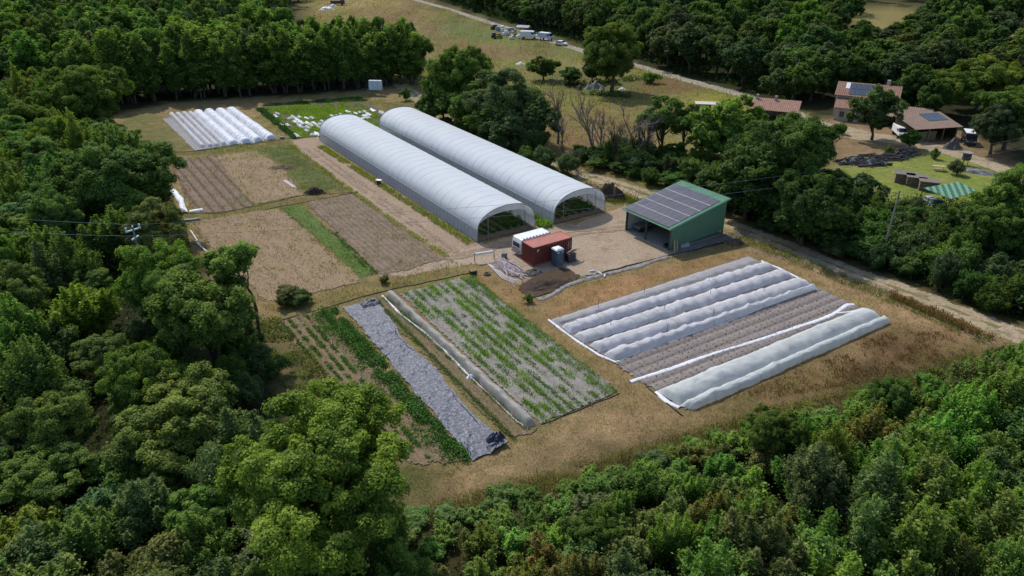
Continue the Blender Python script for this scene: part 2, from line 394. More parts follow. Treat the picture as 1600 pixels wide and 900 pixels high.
ZL = [0.004]
def sheet(name, poly, m, cell=.45, soft=.7, label=None, wob=.5):
    xs = [p[0] for p in poly]; ys = [p[1] for p in poly]
    gx = np.arange(min(xs) - 2, max(xs) + 2, cell); gy = np.arange(min(ys) - 2, max(ys) + 2, cell)
    A, B = np.meshgrid(gx, gy)
    d = sdist(A, B, poly) + (fbm(A, B, 1.7, 3, 3) - .5) * wob * 2
    z = ZL[0]; ZL[0] += .004
    me = grid_mesh(name, np.dstack([A, B, np.full_like(A, z)]), m, {'edge': np.clip(d / soft * .5 + .5, 0, 1)}, keep=d > -soft)
    o = link(name, me); tag(o, label, kind='structure'); return o

gravel = soil('pale_gravel', (.39, .305, .22), (.32, .245, .17), (.27, .19, .125), .12, 3.0)
dirt = soil('dirt_path', (.36, .27, .195), (.28, .205, .145), (.32, .235, .15), .15, 3.0)
trackm = soil('track_earth', (.40, .315, .21), (.32, .25, .165), (.15, .135, .065), .2, 2.5)
roadm = soil('far_road_gravel', (.34, .30, .235), (.26, .225, .17), None, .1, 1.2)
AD = -56.6; BD = 32.3      # the two directions of the plots
sheet('dirt_path', G([(455, 220), (500, 212), (507, 232), (560, 262), (640, 306), (745, 372), (775, 392), (762, 412), (700, 402), (600, 338), (552, 300), (520, 272), (474, 240)]), dirt, soft=.5, label='pinkish dirt path running beside the nearer polytunnel')
sheet('gravel_yard', G([(690, 400), (745, 385), (800, 368), (862, 348), (900, 350), (945, 335), (985, 318), (1050, 385), (1130, 372), (1050, 402), (1000, 414), (905, 432), (880, 424), (800, 445), (770, 415), (740, 412), (640, 430), (560, 432)]), gravel, soft=.7, label='pale stony yard between the polytunnel mouths and the green shed')
sheet('farm_track', ribbon(G([(622, 130), (650, 150), (690, 183), (760, 213), (830, 240), (905, 270), (1000, 300), (1060, 322)]), 3.4), trackm, label='brown dirt track passing behind the farther polytunnel')
sheet('farm_track', ribbon(G([(1060, 322), (1130, 347), (1230, 385), (1330, 424), (1450, 468), (1560, 512), (1680, 560)]), [3.4, 3.4, 3.2, 3.2, 3.2, 3.4, 3.4]), trackm, label='dirt track passing behind the green shed to the right edge')
grassm = soil('track_grass', (.19, .17, .075), (.15, .155, .06), (.25, .2, .11), .5, 4)
sheet('grass_strip', ribbon(G([(640, 140), (690, 183), (760, 213), (830, 240), (905, 270), (1000, 300), (1060, 322), (1130, 347), (1230, 385), (1330, 424), (1450, 468), (1560, 512)]), .55), grassm, cell=.25, soft=.5, label='dry grass strip between the wheel ruts of the dirt track')
sheet('gravel_road', ribbon(G([(560, -40), (650, 0), (700, 14), (770, 37), (830, 55), (925, 84), (1000, 104), (1050, 119), (1120, 138), (1180, 155), (1230, 172), (1290, 196)]), 3.5), roadm, cell=.8, soft=1.0, label='pale gravel road curving along the far wood to the houses')
sheet('farm_path', ribbon(G([(1290, 196), (1345, 212), (1420, 222), (1490, 238), (1560, 262), (1620, 290)]), [6, 7, 6, 5, 4, 4]), trackm, cell=.6, label='earth drive passing in front of the barns')
# plots
rutm = soil('wheel_rut_earth', (.24, .175, .12), (.30, .225, .155), None, .4, 3.0)
for off in (0, 6.5): sheet('wheel_rut', ribbon(G([(1165 + off, 391), (1230 + off, 404), (1300 + off, 424), (1380 + off, 452), (1460 + off, 490), (1540 + off, 536)]), .5), rutm, cell=.22, soft=.45, label='faint wheel rut between the right plot and the track')
for off in (0, 7): sheet('wheel_rut', ribbon(G([(660, 404 + off * .6), (720, 398 + off * .6), (800, 378 + off * .6), (900, 362 + off * .7), (985, 352 + off * .8)]), .5), rutm, cell=.22, soft=.45, label='faint wheel rut crossing the stony yard')
for off in (0, 12): sheet('wheel_rut', ribbon(G([(478 + off, 232), (530 + off, 270), (610 + off, 328), (700 + off, 394)]), .5), rutm, cell=.22, soft=.45, label='faint wheel rut on the dirt path')
straw = soil('straw_stubble', (.31, .22, .135), (.245, .18, .11), (.25, .18, .105), .25, 3.2, rows=(AD, 1.5, .25, (.2, .15, .1)))
grey_rows = soil('grey_tilled_soil', (.235, .172, .125), (.195, .14, .10), None, .3, 4.0, rows=(AD, 1.45, .75, (.10, .075, .055)))
brown_rows = soil('seedling_bed_soil', (.23, .165, .105), (.19, .135, .085), None, .3, 4.0, rows=(-57.3, 1.3, .5, (.10, .11, .045)))
seed_rows = soil('tilled_soil', (.25, .185, .135), (.21, .155, .11), (.14, .125, .06), .35, 4.0, rows=(AD, .75, .45, (.135, .10, .075)))
heapm = soil('dark_earth', (.10, .068, .048), (.075, .05, .035), None, .6, 4.0)
greenm = soil('sprouting_green', (.075, .14, .03), (.10, .16, .035), (.16, .13, .07), .6, 3.0)
lettm = soil('bed_under_crops', (.15, .12, .09), (.12, .10, .07), None, .5, 3.0)
mulchm = soil('woven_mulch_film', (.27, .235, .22), (.23, .195, .18), (.26, .22, .18), .2, 5.0, rows=(BD, 1.25, .6, (.12, .095, .085)))
mulch2 = soil('woven_mulch_film_grey', (.30, .275, .25), (.25, .225, .20), (.20, .185, .15), .35, 5.0, rows=(-57.6, 1.35, .25, (.14, .15, .08)))
mulch3 = soil('pale_mulch_film', (.36, .34, .33), (.30, .28, .28), None, .35, 4.0, rows=(AD, .5, .5, (.18, .17, .16)))
sheet('straw_plot', G([(330, 245), (400, 236), (440, 262), (475, 305), (385, 322)]), straw, label='straw covered half of the far plot')
sheet('tilled_plot', G([(272, 252), (335, 243), (398, 322), (345, 332), (310, 333), (285, 300)]), grey_rows, label='grey tilled rows beside the dark tree')
sheet('straw_plot', G([(300, 348), (435, 326), (560, 440), (470, 462), (415, 470), (345, 400)]), straw, label='bare straw plot in front of the lone tree')
sheet('green_strip', G([(440, 325), (468, 320), (590, 427), (565, 432)]), greenm, soft=1.0, label='strip of green sprouts across the brown plot')
sheet('tilled_plot', G([(478, 316), (552, 303), (696, 405), (640, 420), (590, 430)]), seed_rows, label='grey soil plot between green strip and dirt path')
sheet('seedling_plot', G([(428, 506), (500, 484), (735, 722), (640, 726)]), brown_rows, label='brown bed with thin lines of seedlings')
sheet('leek_bed', G([(583, 471), (607, 464), (838, 672), (800, 690)]), brown_rows, soft=.4, label='narrow bed between dark tarp and low tunnel')
sheet('crop_bed', G([(625, 459), (735, 432), (966, 612), (845, 663)]), mulch2, soft=.25, wob=.15, label='pale woven film bed with weedy rows')
sheet('mulch_bed', G([(858, 501), (1168, 400), (1391, 503), (1070, 641)]), mulchm, soft=.2, wob=.12, label='woven film bed under the right hand row covers')
sheet('mulch_bed', G([(254, 186), (366, 168), (432, 216), (304, 236)]), mulch3, soft=.2, wob=.12, label='pale film under the far row covers')
sheet('lettuce_bed', G([(400, 169), (480, 157), (575, 160), (612, 186), (590, 205), (520, 212), (460, 216)]), lettm, soft=.6, label='earth under the lettuce field')
sheet('dark_earth_patch', G([(812, 452), (838, 430), (880, 420), (905, 430), (880, 448), (850, 462), (825, 465)]), heapm, soft=.8, label='dark bare earth patch below the container')
sheet('tunnel_soil', [g(746, 379), g(836, 357), g(600, 213), g(505, 219)], lettm, soft=.2, wob=.1)
sheet('tunnel_soil', [g(865, 351.5), g(944, 330.5), g(686, 196), g(597, 207)], lettm, soft=.2, wob=.1)
# ------------------------------------------------------------------ materials for things
uA = Vector((math.cos(R(AD)), math.sin(R(AD)), 0)); uB = Vector((math.cos(R(BD)), math.sin(R(BD)), 0)); UZ = Vector((0, 0, 1))
steel = simple('galvanised_steel', (.32, .33, .33), .45, .6, .2)
darkst = simple('dark_steel', (.05, .05, .05), .5, .3, .2)
wood = simple('weathered_wood', (.22, .17, .12), .9, 0, .3, 3)
palew = simple('pale_timber', (.42, .33, .22), .85, 0, .3, 3)
darkw = simple('dark_timber', (.07, .055, .045), .9, 0, .3, 2)
whitep = simple('white_paint', (.72, .73, .73), .45, 0, .08, 1.2, dirt=((.3, .27, .22), .5))
glass = simple('dark_glass', (.02, .025, .03), .12, 0, .1, spec=.6)
rubber = simple('black_rubber', (.018, .018, .018), .85)
blackpl = simple('black_plastic', (.02, .021, .024), .5, 0, .3, 2)
greenwall = simple('green_sheet_metal', (.095, .20, .122), .5, .0, .08, .5, dirt=((.14, .16, .11), .35))
greenroof = simple('green_roof_sheet', (.14, .29, .18), .5, 0, .12, .7)
greenroof2 = simple('weathered_green_roof_sheet', (.13, .27, .19), .6, 0, .3, .8)
greyin = simple('grey_board', (.42, .42, .42), .8, 0, .12, .8)
concrete = simple('concrete', (.27, .245, .22), .9, 0, .15, .7, dirt=((.18, .15, .12), .6), bmp=.3)
panelm = simple('solar_cells', (.075, .068, .085), .38, 0, .25, 1.1, spec=.35)  # cell colour lifted towards grey to carry the sky glare
panel2 = simple('solar_cells_blue', (.05, .065, .09), .25, 0, .2, 1.0, spec=.6)
redc = simple('red_container_paint', (.17, .035, .025), .6, 0, .15, .8, dirt=((.10, .05, .035), .7))
redroof = simple('lighter_red_paint', (.36, .12, .09), .65, 0, .14, .8, dirt=((.42, .2, .15), .6))  # lighter red for the container roof and rails
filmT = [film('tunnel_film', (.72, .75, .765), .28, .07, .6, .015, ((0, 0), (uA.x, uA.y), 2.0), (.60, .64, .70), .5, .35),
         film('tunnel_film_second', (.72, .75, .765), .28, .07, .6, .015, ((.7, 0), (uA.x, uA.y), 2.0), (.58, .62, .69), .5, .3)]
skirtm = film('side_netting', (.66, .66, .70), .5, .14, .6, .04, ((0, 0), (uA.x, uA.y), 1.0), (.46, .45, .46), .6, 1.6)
fleece = film('crop_fleece', (.76, .77, .79), .38, .24, .6, .03, None, (.45, .42, .42), .5, .7)
fleece2 = film('thin_net', (.52, .50, .50), .30, .22, .7, .03, None, (.36, .33, .32), .6, 1.1)
fleeceG = film('greenish_fleece', (.78, .82, .80), .42, .22, .5, .04, None, (.40, .42, .38), .5, .8)
clearf = film('clear_film', (.48, .46, .43), .35, .28, .5, .03, None, (.36, .33, .28), .6, .9)
whitef = film('white_fleece', (.74, .76, .80), .15, 0, .6, .05, None, (.5, .48, .46), .4, 1.5)
foliage_c = leafmat('crop_leaves', [(0, (.035, .075, .018)), (.5, (.06, .13, .025)), (1, (.12, .21, .05))], .3)
dryleaf = leafmat('dry_blades', [(0, (.13, .095, .045)), (.5, (.24, .18, .09)), (1, (.36, .28, .15))], .3, .02)

def leafquads(P, n, size, asp, rng):
    """diamond leaves at P with normals n; returns (4N,3)"""
    n = n / (np.linalg.norm(n, axis=1, keepdims=True) + 1e-9)
    r = rng.normal(size=P.shape); t_ = np.cross(n, r); t_ /= np.linalg.norm(t_, axis=1, keepdims=True) + 1e-9
    b_ = np.cross(n, t_); s = size[:, None]
    q = np.stack([P + t_ * s, P + b_ * s * asp + n * s * .12, P - t_ * s, P - b_ * s * asp + n * s * .12], 1)
    return q.reshape(-1, 3)

# ------------------------------------------------------------------ polytunnels
def tunnel_profile(wid, eave=1.75, apex=4.35, n=22):
    h = wid / 2; pts = [(-h, 0), (-h + .03, eave * .5), (-h + .12, eave)]
    for k in range(1, n):
        a = math.pi * (1 - k / n); c = math.cos(a); s = math.sin(a)
        pts.append(((h - .12) * (abs(c) ** .92) * (1 if c > 0 else -1), eave + (apex - eave) * s ** .95))
    pts += [(h - .12, eave), (h - .03, eave * .5), (h, 0)]
    return pts
def polytunnel(near, far_l, wid, idx, label):
    A = Vector((*near, 0)); F = Vector((*far_l, 0)); ax = (F - A); L = ax.length; ax.normalize(); side = Vector((-ax.y, ax.x, 0))
    if side.x < 0: side = -side
    root = empty('polytunnel', A + side * wid / 2, 0, label, 'polytunnel', 'white polytunnels')
    prof = tunnel_profile(wid)
    def pt(s, q, off=0.0):     # s along, q profile point, relative to root
        x, z = q; r = math.hypot(x, z - 1.0) or 1
        return ax * s + side * (x + x / r * off) + UZ * (z + max(0, z - 1) / r * off)
    nS = int(L / .5); top = prof[2:-2]
    P = np.zeros((len(top), nS + 1, 3)); rng = np.random.default_rng(idx)
    for i in range(nS + 1):
        s = L * i / nS; ph = (s % 2.0) / 2.0; sag = -.03 * math.sin(math.pi * ph) ** .6
        for j, q in enumerate(top):
            o = sag + .012 * (rng.random() - .5)
            P[j, i] = pt(s, q, o)
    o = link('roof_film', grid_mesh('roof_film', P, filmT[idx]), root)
    for sgn, pr in ((-1, prof[:3]), (1, prof[-3:][::-1])):
        S = np.zeros((4, nS + 1, 3)); base, eav = pr[0], pr[2]
        for i in range(nS + 1):
            s = L * i / nS
            for j in range(4):
                f = j / 3; S[j, i] = pt(s, (base[0] + (eav[0] - base[0]) * f, eav[1] * f + .0)) + side * (.05 * math.sin(i * 2.1 + j) * (1 if j in (1, 2) else 0))
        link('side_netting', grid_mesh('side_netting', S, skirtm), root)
        m = MB(); e = (prof[2] if sgn < 0 else prof[-3]); m.tube([pt(0, e, .06), pt(L, e, .06)], .045, 6); m.build('gutter_rail', simple_grey, root)
    nh = int(L / 2.0)
    for k in range(nh + 1):
        m = MB(); s = min(L * k / nh, L - .02) + (.0 if k else -.02)
        m.tube([pt(s, q, -.12 if 0 < k < nh else .03) for q in prof], .035 if 0 < k < nh else .055, 5); m.build('hoop', steel, root)
    for fr in (-.62, .62): MB().tube([pt(.1, (fr * wid / 2, 0)), pt(.1, (fr * wid / 2, 3.55))], .04, 5).build('door_post', steel, root)
    m = MB()
    for fr, z in ((-.5, 3.75), (.5, 3.75), (0, 4.2)): m.tube([pt(.05, (fr * wid / 2, z)), pt(L - .05, (fr * wid / 2, z))], .025, 5)
    m.build('purlin', steel, root)
    # rolled-back end curtain over the top of the mouth
    S = np.zeros((5, 15, 3)); arc = [prof[j] for j in range(5, 5 + 15)]
    for i, q in enumerate(arc[:15]):
        for j in range(5):
            S[j, i] = pt(.12 + .05 * j, (q[0], q[1] - .0 - .22 * j * (q[1] - 1.75) / 2.6), -.1)
    link('end_curtain', grid_mesh('end_curtain', S, fleece), root)
    # crops inside: rows of leafy plants and dark alleys
    rng = np.random.default_rng(40 + idx); Ps = []; Ns = []; T = []
    nr = 7
    for r_ in range(nr):
        x = -wid / 2 + .9 + r_ * (wid - 1.8) / (nr - 1); n_ = 5200 if r_ > 1 else 3200
        s = 1.5 + (rng.random(n_) ** 1.6) * (L - 3); clump = (np.sin(s * 3.1 + r_ * 2) * .5 + .5)
        hh = (.25 + .55 * (r_ > nr // 2)) * (.5 + clump)
        z = rng.random(n_) * hh + .05; off = rng.normal(size=n_) * .22
        Ps.append(np.stack([ax.x * s + side.x * (x + off), ax.y * s + side.y * (x + off), z], 1)); T.append(np.clip(rng.normal(size=n_) * .25 + .35 + .1 * (z / hh), 0, 1))
    Pp = np.vstack(Ps); Nn = rng.normal(size=Pp.shape) + np.array([0, 0, .8])
    me = np_mesh('tunnel_crop', leafquads(Pp, Nn, rng.uniform(.05, .14, len(Pp)), .5, rng), 4, foliage_c, np.concatenate(T))
    o = link('tunnel_crop', me, None, root.location); tag(o, 'rows of leafy vegetables growing inside the ' + ('nearer' if idx == 0 else 'farther') + ' polytunnel', kind='stuff'); o.color = (.8, .9, .8, 1)
simple_grey = simple('grey_rail', (.26, .27, .29), .5, .2, .15)
polytunnel(g(746, 379), g(500, 219.5), 9.35, 0, 'nearer of two long white polytunnels, open mouth behind the red container')
polytunnel(g(865, 351.5), g(593, 206), 9.35, 1, 'farther of two long white polytunnels, beside the row of bushes')

# ------------------------------------------------------------------ green shed
FR = Vector((*g(1045, 393), 0)); SA = R(34.5); su = Vector((math.cos(SA), math.sin(SA), 0)); sv = Vector((-su.y, su.x, 0))
Ls, Ws = 10.3, 8.4
shed = empty('shed', FR, SA, 'green open-fronted shed with a solar roof standing in the stony yard', 'shed')
hf, hb = 3.35, 5.1
# local frame: x to the back (along the green side wall), y to the left front corner
m = MB(); m.box((Ls / 2, Ws / 2, .04), (Ls + .3, Ws + .3, .16)); m.build('floor', concrete, shed)
def corr(m, p00, p10, p01, p11, n, amp, nrm):
    """corrugated sheet between four corners, ribs running from p00 to p01"""
    p00, p10, p01, p11 = map(Vector, (p00, p10, p01, p11)); nrm = Vector(nrm); vs = []; fs = []
    prof = [(0, 0), (.35, 0), (.5, 1), (.85, 1)]
    cols = [(k + a) / n for k in range(n) for a, _ in prof] + [1.0]; hs = [h for k in range(n) for _, h in prof] + [0]
    for c, h in zip(cols, hs):
        a = p00.lerp(p10, c) + nrm * amp * h; b = p01.lerp(p11, c) + nrm * amp * h; vs += [a, b]
    for i in range(len(cols) - 1): fs.append((2 * i, 2 * i + 2, 2 * i + 3, 2 * i + 1))
    m.add(vs, fs); return m
z_ = lambda x: hf + (hb - hf) * x / Ls
m = MB(); corr(m, (0, 0, .35), (Ls, 0, .55), (0, 0, hf - .05), (Ls, 0, hb - .05), 44, .03, (0, -1, 0)); o = m.build('side_wall', greenwall, shed, thick=.012)
m = MB(); corr(m, (0, Ws, .1), (Ls, Ws, .1), (0, Ws, hf - .05), (Ls, Ws, hb - .05), 44, .03, (0, 1, 0)); m.build('side_wall', greyin, shed, thick=.012)
m = MB(); corr(m, (Ls, 0, .3), (Ls, Ws, .1), (Ls, 0, hb - .05), (Ls, Ws, hb - .05), 36, .03, (1, 0, 0)); m.build('back_wall', greenwall, shed, thick=.012)
m = MB(); corr(m, (-.35, -.25, z_(-.35)), (-.35, Ws + .25, z_(-.35)), (Ls + .35, -.25, z_(Ls + .35)), (Ls + .35, Ws + .25, z_(Ls + .35)), 40, .045, (0, 0, 1)); roof = m.build('roof', greenroof, shed, thick=.015)
m = MB()
for (a, b) in (((-.4, -.3), (Ls + .4, -.3)), ((-.4, Ws + .3), (Ls + .4, Ws + .3))):
    m.tube([(a[0], a[1], z_(a[0]) - .02), (b[0], b[1], z_(b[0]) - .02)], .10, 4)
m.tube([(-.42, -.3, z_(-.42) - .08), (-.42, Ws + .3, z_(-.42) - .08)], .09, 6); m.build('roof_trim', greenroof, shed)
sl_ = math.atan2(hb - hf, Ls)
for k in range(5):
    x0 = -.28 + k * 1.90; x1 = x0 + 1.82; npan = 8; yy0, yy1 = .18, Ws + .05
    for j in range(npan):
        a = yy0 + (yy1 - yy0) * j / npan + .012; b = yy0 + (yy1 - yy0) * (j + 1) / npan - .012
        m = MB(); zz = .12
        vs = [(x0, a, z_(x0) + zz), (x1, a, z_(x1) + zz), (x1, b, z_(x1) + zz), (x0, b, z_(x0) + zz)]
        m.add(vs + [(x, y, z - .04) for x, y, z in vs], [(0, 1, 2, 3), (0, 4, 5, 1), (1, 5, 6, 2), (2, 6, 7, 3), (3, 7, 4, 0)])
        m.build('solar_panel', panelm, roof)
    if k:
        m = MB(); x = x0 - .04; m.tube([(x, yy0, z_(x) + .13), (x, yy1, z_(x) + .13)], .03, 4); m.build('panel_rail', whitep, roof)
for (x, y, mm, s) in ((.1, .1, darkw, .22), (.1, Ws / 2 + .3, darkw, .2), (.1, Ws - .1, darkst, .2), (Ls * .5, Ws - .2, darkw, .2), (Ls - .1, .1, darkst, .2), (Ls * .5, Ws * .5, darkw, .2)):
    m = MB(); m.box((x, y, z_(x) / 2), (s, s, z_(x) - .1)); m.build('post', mm, shed)
m = MB(); m.tube([(.1, 0, hf - .25), (.1, Ws, hf - .25)], .12, 4); m.tube([(Ls / 2, 0, z_(Ls / 2) - .25), (Ls / 2, Ws, z_(Ls / 2) - .25)], .12, 4); m.build('beam', darkw, shed)
def sh(x, y, z=0): return FR + su * x + sv * y + UZ * z
def prop(name, label, cat, loc, rz, builds, group=None):
    r = empty(name, loc, rz, label, cat, group)
    for (nm, mb, mt, *bv) in builds: mb.build(nm, mt, r, bevel=bv[0] if bv else 0)
    return r
# things in and at the shed
prop('box_trailer', 'dark low trailer parked inside the shed by its left wall', 'trailer', sh(2.0, Ws - 1.3), SA, [('bed', MB().box((0, 0, .55), (2.4, 1.3, .5)), darkst, .03), ('rim', MB().box((0, 0, .84), (2.46, 1.36, .06)), steel), ('wheel', MB().tube([(0, -.75, .3), (0, -.6, .3)], .3, 12), rubber), ('wheel', MB().tube([(0, .6, .3), (0, .75, .3)], .3, 12), rubber)])
m1 = MB()
for k in range(9): m1.tube([(random.uniform(-.5, .5), random.uniform(-.6, .6), .05 + .05 * k), (random.uniform(-.5, .5) + 1.6, random.uniform(-.6, .6), .1 + .06 * k)], .05, 5)
prop('timber_pile', 'reddish heap of timber lying in the middle of the shed', 'timber pile', sh(4.6, Ws * .62), SA, [('boards', m1, simple('reddish_timber', (.22, .09, .04), .9, 0, .4, 2))])
prop('black_crate', 'black crate at the right front corner inside the shed', 'crate', sh(.6, .9), SA, [('walls', MB().box((0, -.38, .3), (.7, .04, .5)).box((0, .38, .3), (.7, .04, .5)).box((-.35, 0, .3), (.04, .72, .5)).box((.35, 0, .3), (.04, .72, .5)), blackpl), ('base', MB().box((0, 0, .08), (.7, .74, .06)), blackpl)])
rng = random.Random(3)
for k in range(9):
    x, y = rng.uniform(.2, 1.3), rng.uniform(-.45, -.25)
    h = rng.uniform(1.2, 1.75); o = MB().tube([sh(x, y - .15), sh(x + rng.uniform(-.05, .1), y + .12, h)], [.055, .045], 6).build('wooden_stake', palew)
    tag(o, 'pale wooden stake leaning on the front corner of the green wall', 'stake', 'stakes leaning on the shed corner')
prop('metal_sheet', 'light metal sheet leaning at the foot of the green wall', 'metal sheet', sh(1.9, -.45), SA, [('sheet', MB().add([(0, 0, 0.02), (1.5, -.15, .02), (1.5, .28, .55), (0, .3, .5)], [(0, 1, 2, 3)]), steel)])
m1 = MB(); xs = np.linspace(0, 11, 23)
o = sheet('concrete_apron', [tuple(sh(1.3, -.2)[:2]), tuple(sh(Ls + .2, -.2)[:2]), tuple(sh(Ls + 3.5, -1.6)[:2]), tuple(sh(Ls + 1, -2.6)[:2]), tuple(sh(4, -1.6)[:2]), tuple(sh(1, -1.1)[:2])], soil('rubble_apron', (.24, .21, .19), (.19, .165, .15), (.14, .12, .1), .6, 3), soft=.4, label='grey rubble strip along the green wall')

# ------------------------------------------------------------------ red container
c0 = Vector((*g(833, 417), 0)); CA = R(34)
ct = empty('shipping_container', c0, CA, 'rusty red shipping container standing in the yard by the polytunnels', 'shipping container')
CL, CW, CH = 6.06, 2.44, 2.59
# x along length, y backwards; the near long side is y=0
m = MB(); corr(m, (.12, .04, .2), (CL - .12, .04, .2), (.12, .04, CH - .12), (CL - .12, .04, CH - .12), 17, -.07, (0, 1, 0)); m.build('side_wall', redc, ct, thick=.01)
m = MB(); corr(m, (.12, CW - .04, .2), (CL - .12, CW - .04, .2), (.12, CW - .04, CH - .12), (CL - .12, CW - .04, CH - .12), 24, .036, (0, 1, 0)); m.build('side_wall', redc, ct, thick=.01)
m = MB(); corr(m, (.04, .12, .2), (.04, CW - .12, .2), (.04, .12, CH - .12), (.04, CW - .12, CH - .12), 7, -.07, (1, 0, 0)); m.build('end_wall', redc, ct, thick=.01)
for y0 in (.14, CW / 2 + .01):
    m = MB(); m.box((CL - .05, y0 + .54, CH / 2 + .04), (.05, 1.06, CH - .3)); dr = m.build('door', redc, ct, bevel=.01)
    for yy in (.25, .8):
        m = MB(); m.tube([(CL + .0, y0 + yy, .25), (CL + .0, y0 + yy, CH - .15)], .02, 6); m.build('lock_bar', steel, dr)
m = MB(); corr(m, (.1, .1, CH - .05), (CL - .1, .1, CH - .05), (.1, CW - .1, CH - .05), (CL - .1, CW - .1, CH - .05), 22, .018, (0, 0, 1)); m.box((CL / 2, CW / 2, CH - .13), (CL - .15, CW - .15, .1)); m.build('roof', redroof, ct)
m = MB()
for x in (.07, CL - .07):
    for y in (.07, CW - .07): m.box((x, y, CH / 2), (.14, .14, CH - .01))
m.build('corner_post', redc, ct, bevel=.01)
m = MB()
for y in (.06, CW - .06): m.box((CL / 2, y, CH - .062), (CL - .30, .115, .115)); m.box((CL / 2, y, .12), (CL - .30, .115, .15))
for x in (.06, CL - .06): m.box((x, CW / 2, CH - .063), (.115, CW - .30, .115)); m.box((x, CW / 2, .12), (.115, CW - .30, .15))
m.build('top_rail', redroof, ct, bevel=.01)
m = MB(); m.box((.62, -.045, 2.03), (.10, .02, .32)); m.box((.74, -.045, 2.14), (.17, .02, .09)); m.box((.80, -.045, 2.02), (.06, .02, .16)); m.box((.9, -.045, 2.2), (.06, .02, .06)); m.build('marking', whitep, ct)
m = MB()
for k in range(5): m.box((5.42, -.045, 1.15 + .22 * k), (.06, .02, .15))
m.build('marking', whitep, ct); m = MB()
for k in range(6): m.box((5.72, -.045, 1.2 + .2 * k), (.035, .02, .14))
m.build('marking', whitep, ct)
# white minibus behind it
vb = c0 + Vector((math.cos(CA), math.sin(CA), 0)) * .2 + Vector((-math.sin(CA), math.cos(CA), 0)) * 3.0
van = empty('minibus', vb, CA, 'old white camper van parked tight behind the red container', 'camper van')
VL, VW, VH = 5.0, 1.95, 2.45
m = MB(); prof = [(0, .45), (-.05, 1.1), (.02, 1.9), (.16, VH - .08), (.35, VH), (4.6, VH), (4.85, VH - .12), (5.15, 1.35), (5.2, .5)]
n = len(prof); vs = [(x, 0.0, z) for x, z in prof] + [(x, VW, z) for x, z in prof]
m.add(vs, [tuple(range(n)), tuple(range(2 * n - 1, n - 1, -1))] + [(i, n + i, n + (i + 1) % n, (i + 1) % n) for i in range(n)]); m.build('body', whitep, van, bevel=.05)
m = MB(); m.quad((-.06, .2, 1.25), (-.06, VW - .2, 1.25), (.0, VW - .25, 1.85), (.0, .25, 1.85)); m.build('rear_window', glass, van)
for (y, s) in ((-.012, 1), (VW + .012, 1)):
    for k in range(3):
        x = .5 + k * 1.25; m = MB(); m.box((x + .5, y, 1.62), (1.0, .02, .5)); m.build('window', glass, van)
m = MB(); m.add([(5.12, .15, 1.45), (5.12, VW - .15, 1.45), (4.9, VW - .2, 2.25), (4.9, .2, 2.25)], [(0, 1, 2, 3)]); m.build('windscreen', glass, van)
for x in (.95, 4.1):
    for y in (-.02, VW - .2): m = MB(); m.tube([(x, y, .34), (x, y + .22, .34)], .34, 14); m.build('wheel', rubber, van)
for k in range(9):
    m = MB(); m.box((.55 + k * .5, .15, VH + .03), (.22, .16, .07)); m.build('roof_rib', steel, van)
redp = simple('red_lettering', (.35, .04, .03), .6)
m = MB(); rr = random.Random(5)
for k in range(6): m.box((-.075, .3 + .25 * k, .98 + rr.uniform(-.06, .06)), (.02, .15, .2))
for k in range(4): m.box((-.075, .4 + .35 * k, .72 + rr.uniform(-.04, .04)), (.02, .24, .11))
m.build('marking', redp, van)
for y in (.1, VW - .1): m = MB(); m.box((-.07, y, .8), (.05, .1, .25)); m.build('tail_light', redp, van)
m = MB(); m.box((-.1, VW / 2, .5), (.14, VW, .16)); m.build('bumper', simple('grey_plastic', (.15, .15, .16), .6), van, bevel=.03)
# portable toilet
pb = simple('slate_blue_plastic', (.085, .115, .15), .55, 0, .15, 1.5)
tb = c0 + Vector((math.cos(CA), math.sin(CA), 0)) * 2.9 - Vector((-math.sin(CA), math.cos(CA), 0)) * 1.15
pt_ = empty('portable_toilet', tb, CA, 'grey-blue portable toilet cabin with white roof beside the container', 'portable toilet')
m = MB(); m.box((0, 0, 1.05), (1.1, 1.1, 2.1)); m.build('cabin', pb, pt_, bevel=.06)
m = MB(); m.box((0, -.57, 1.0), (.72, .05, 1.8)); d_ = m.build('door', pb, pt_, bevel=.01); m = MB(); m.box((.26, -.61, 1.0), (.08, .04, .16)); m.build('handle', darkst, d_)
for k in range(4):
    for sx_ in (-.575, .575): MB().box((sx_, -.36 + .24 * k, 1.05), (.05, .06, 1.8)).build('rib', pb, pt_)
m = MB(); vs = []; 
for (s_, z) in ((.60, 2.1), (.60, 2.18), (.48, 2.32), (.2, 2.40)):
    vs += [(-s_, -s_, z), (s_, -s_, z), (s_, s_, z), (-s_, s_, z)]
m.add(vs, [(i * 4 + k, i * 4 + (k + 1) % 4, i * 4 + 4 + (k + 1) % 4, i * 4 + 4 + k) for i in range(3) for k in range(4)] + [(12, 13, 14, 15), (3, 2, 1, 0)]); m.build('roof', whitep, pt_, bevel=.03)
m = MB(); m.box((-.3, -.575, 1.88), (.3, .05, .1)); m.box((.3, -.575, 1.88), (.22, .05, .1)); m.build('vent', whitep, pt_)
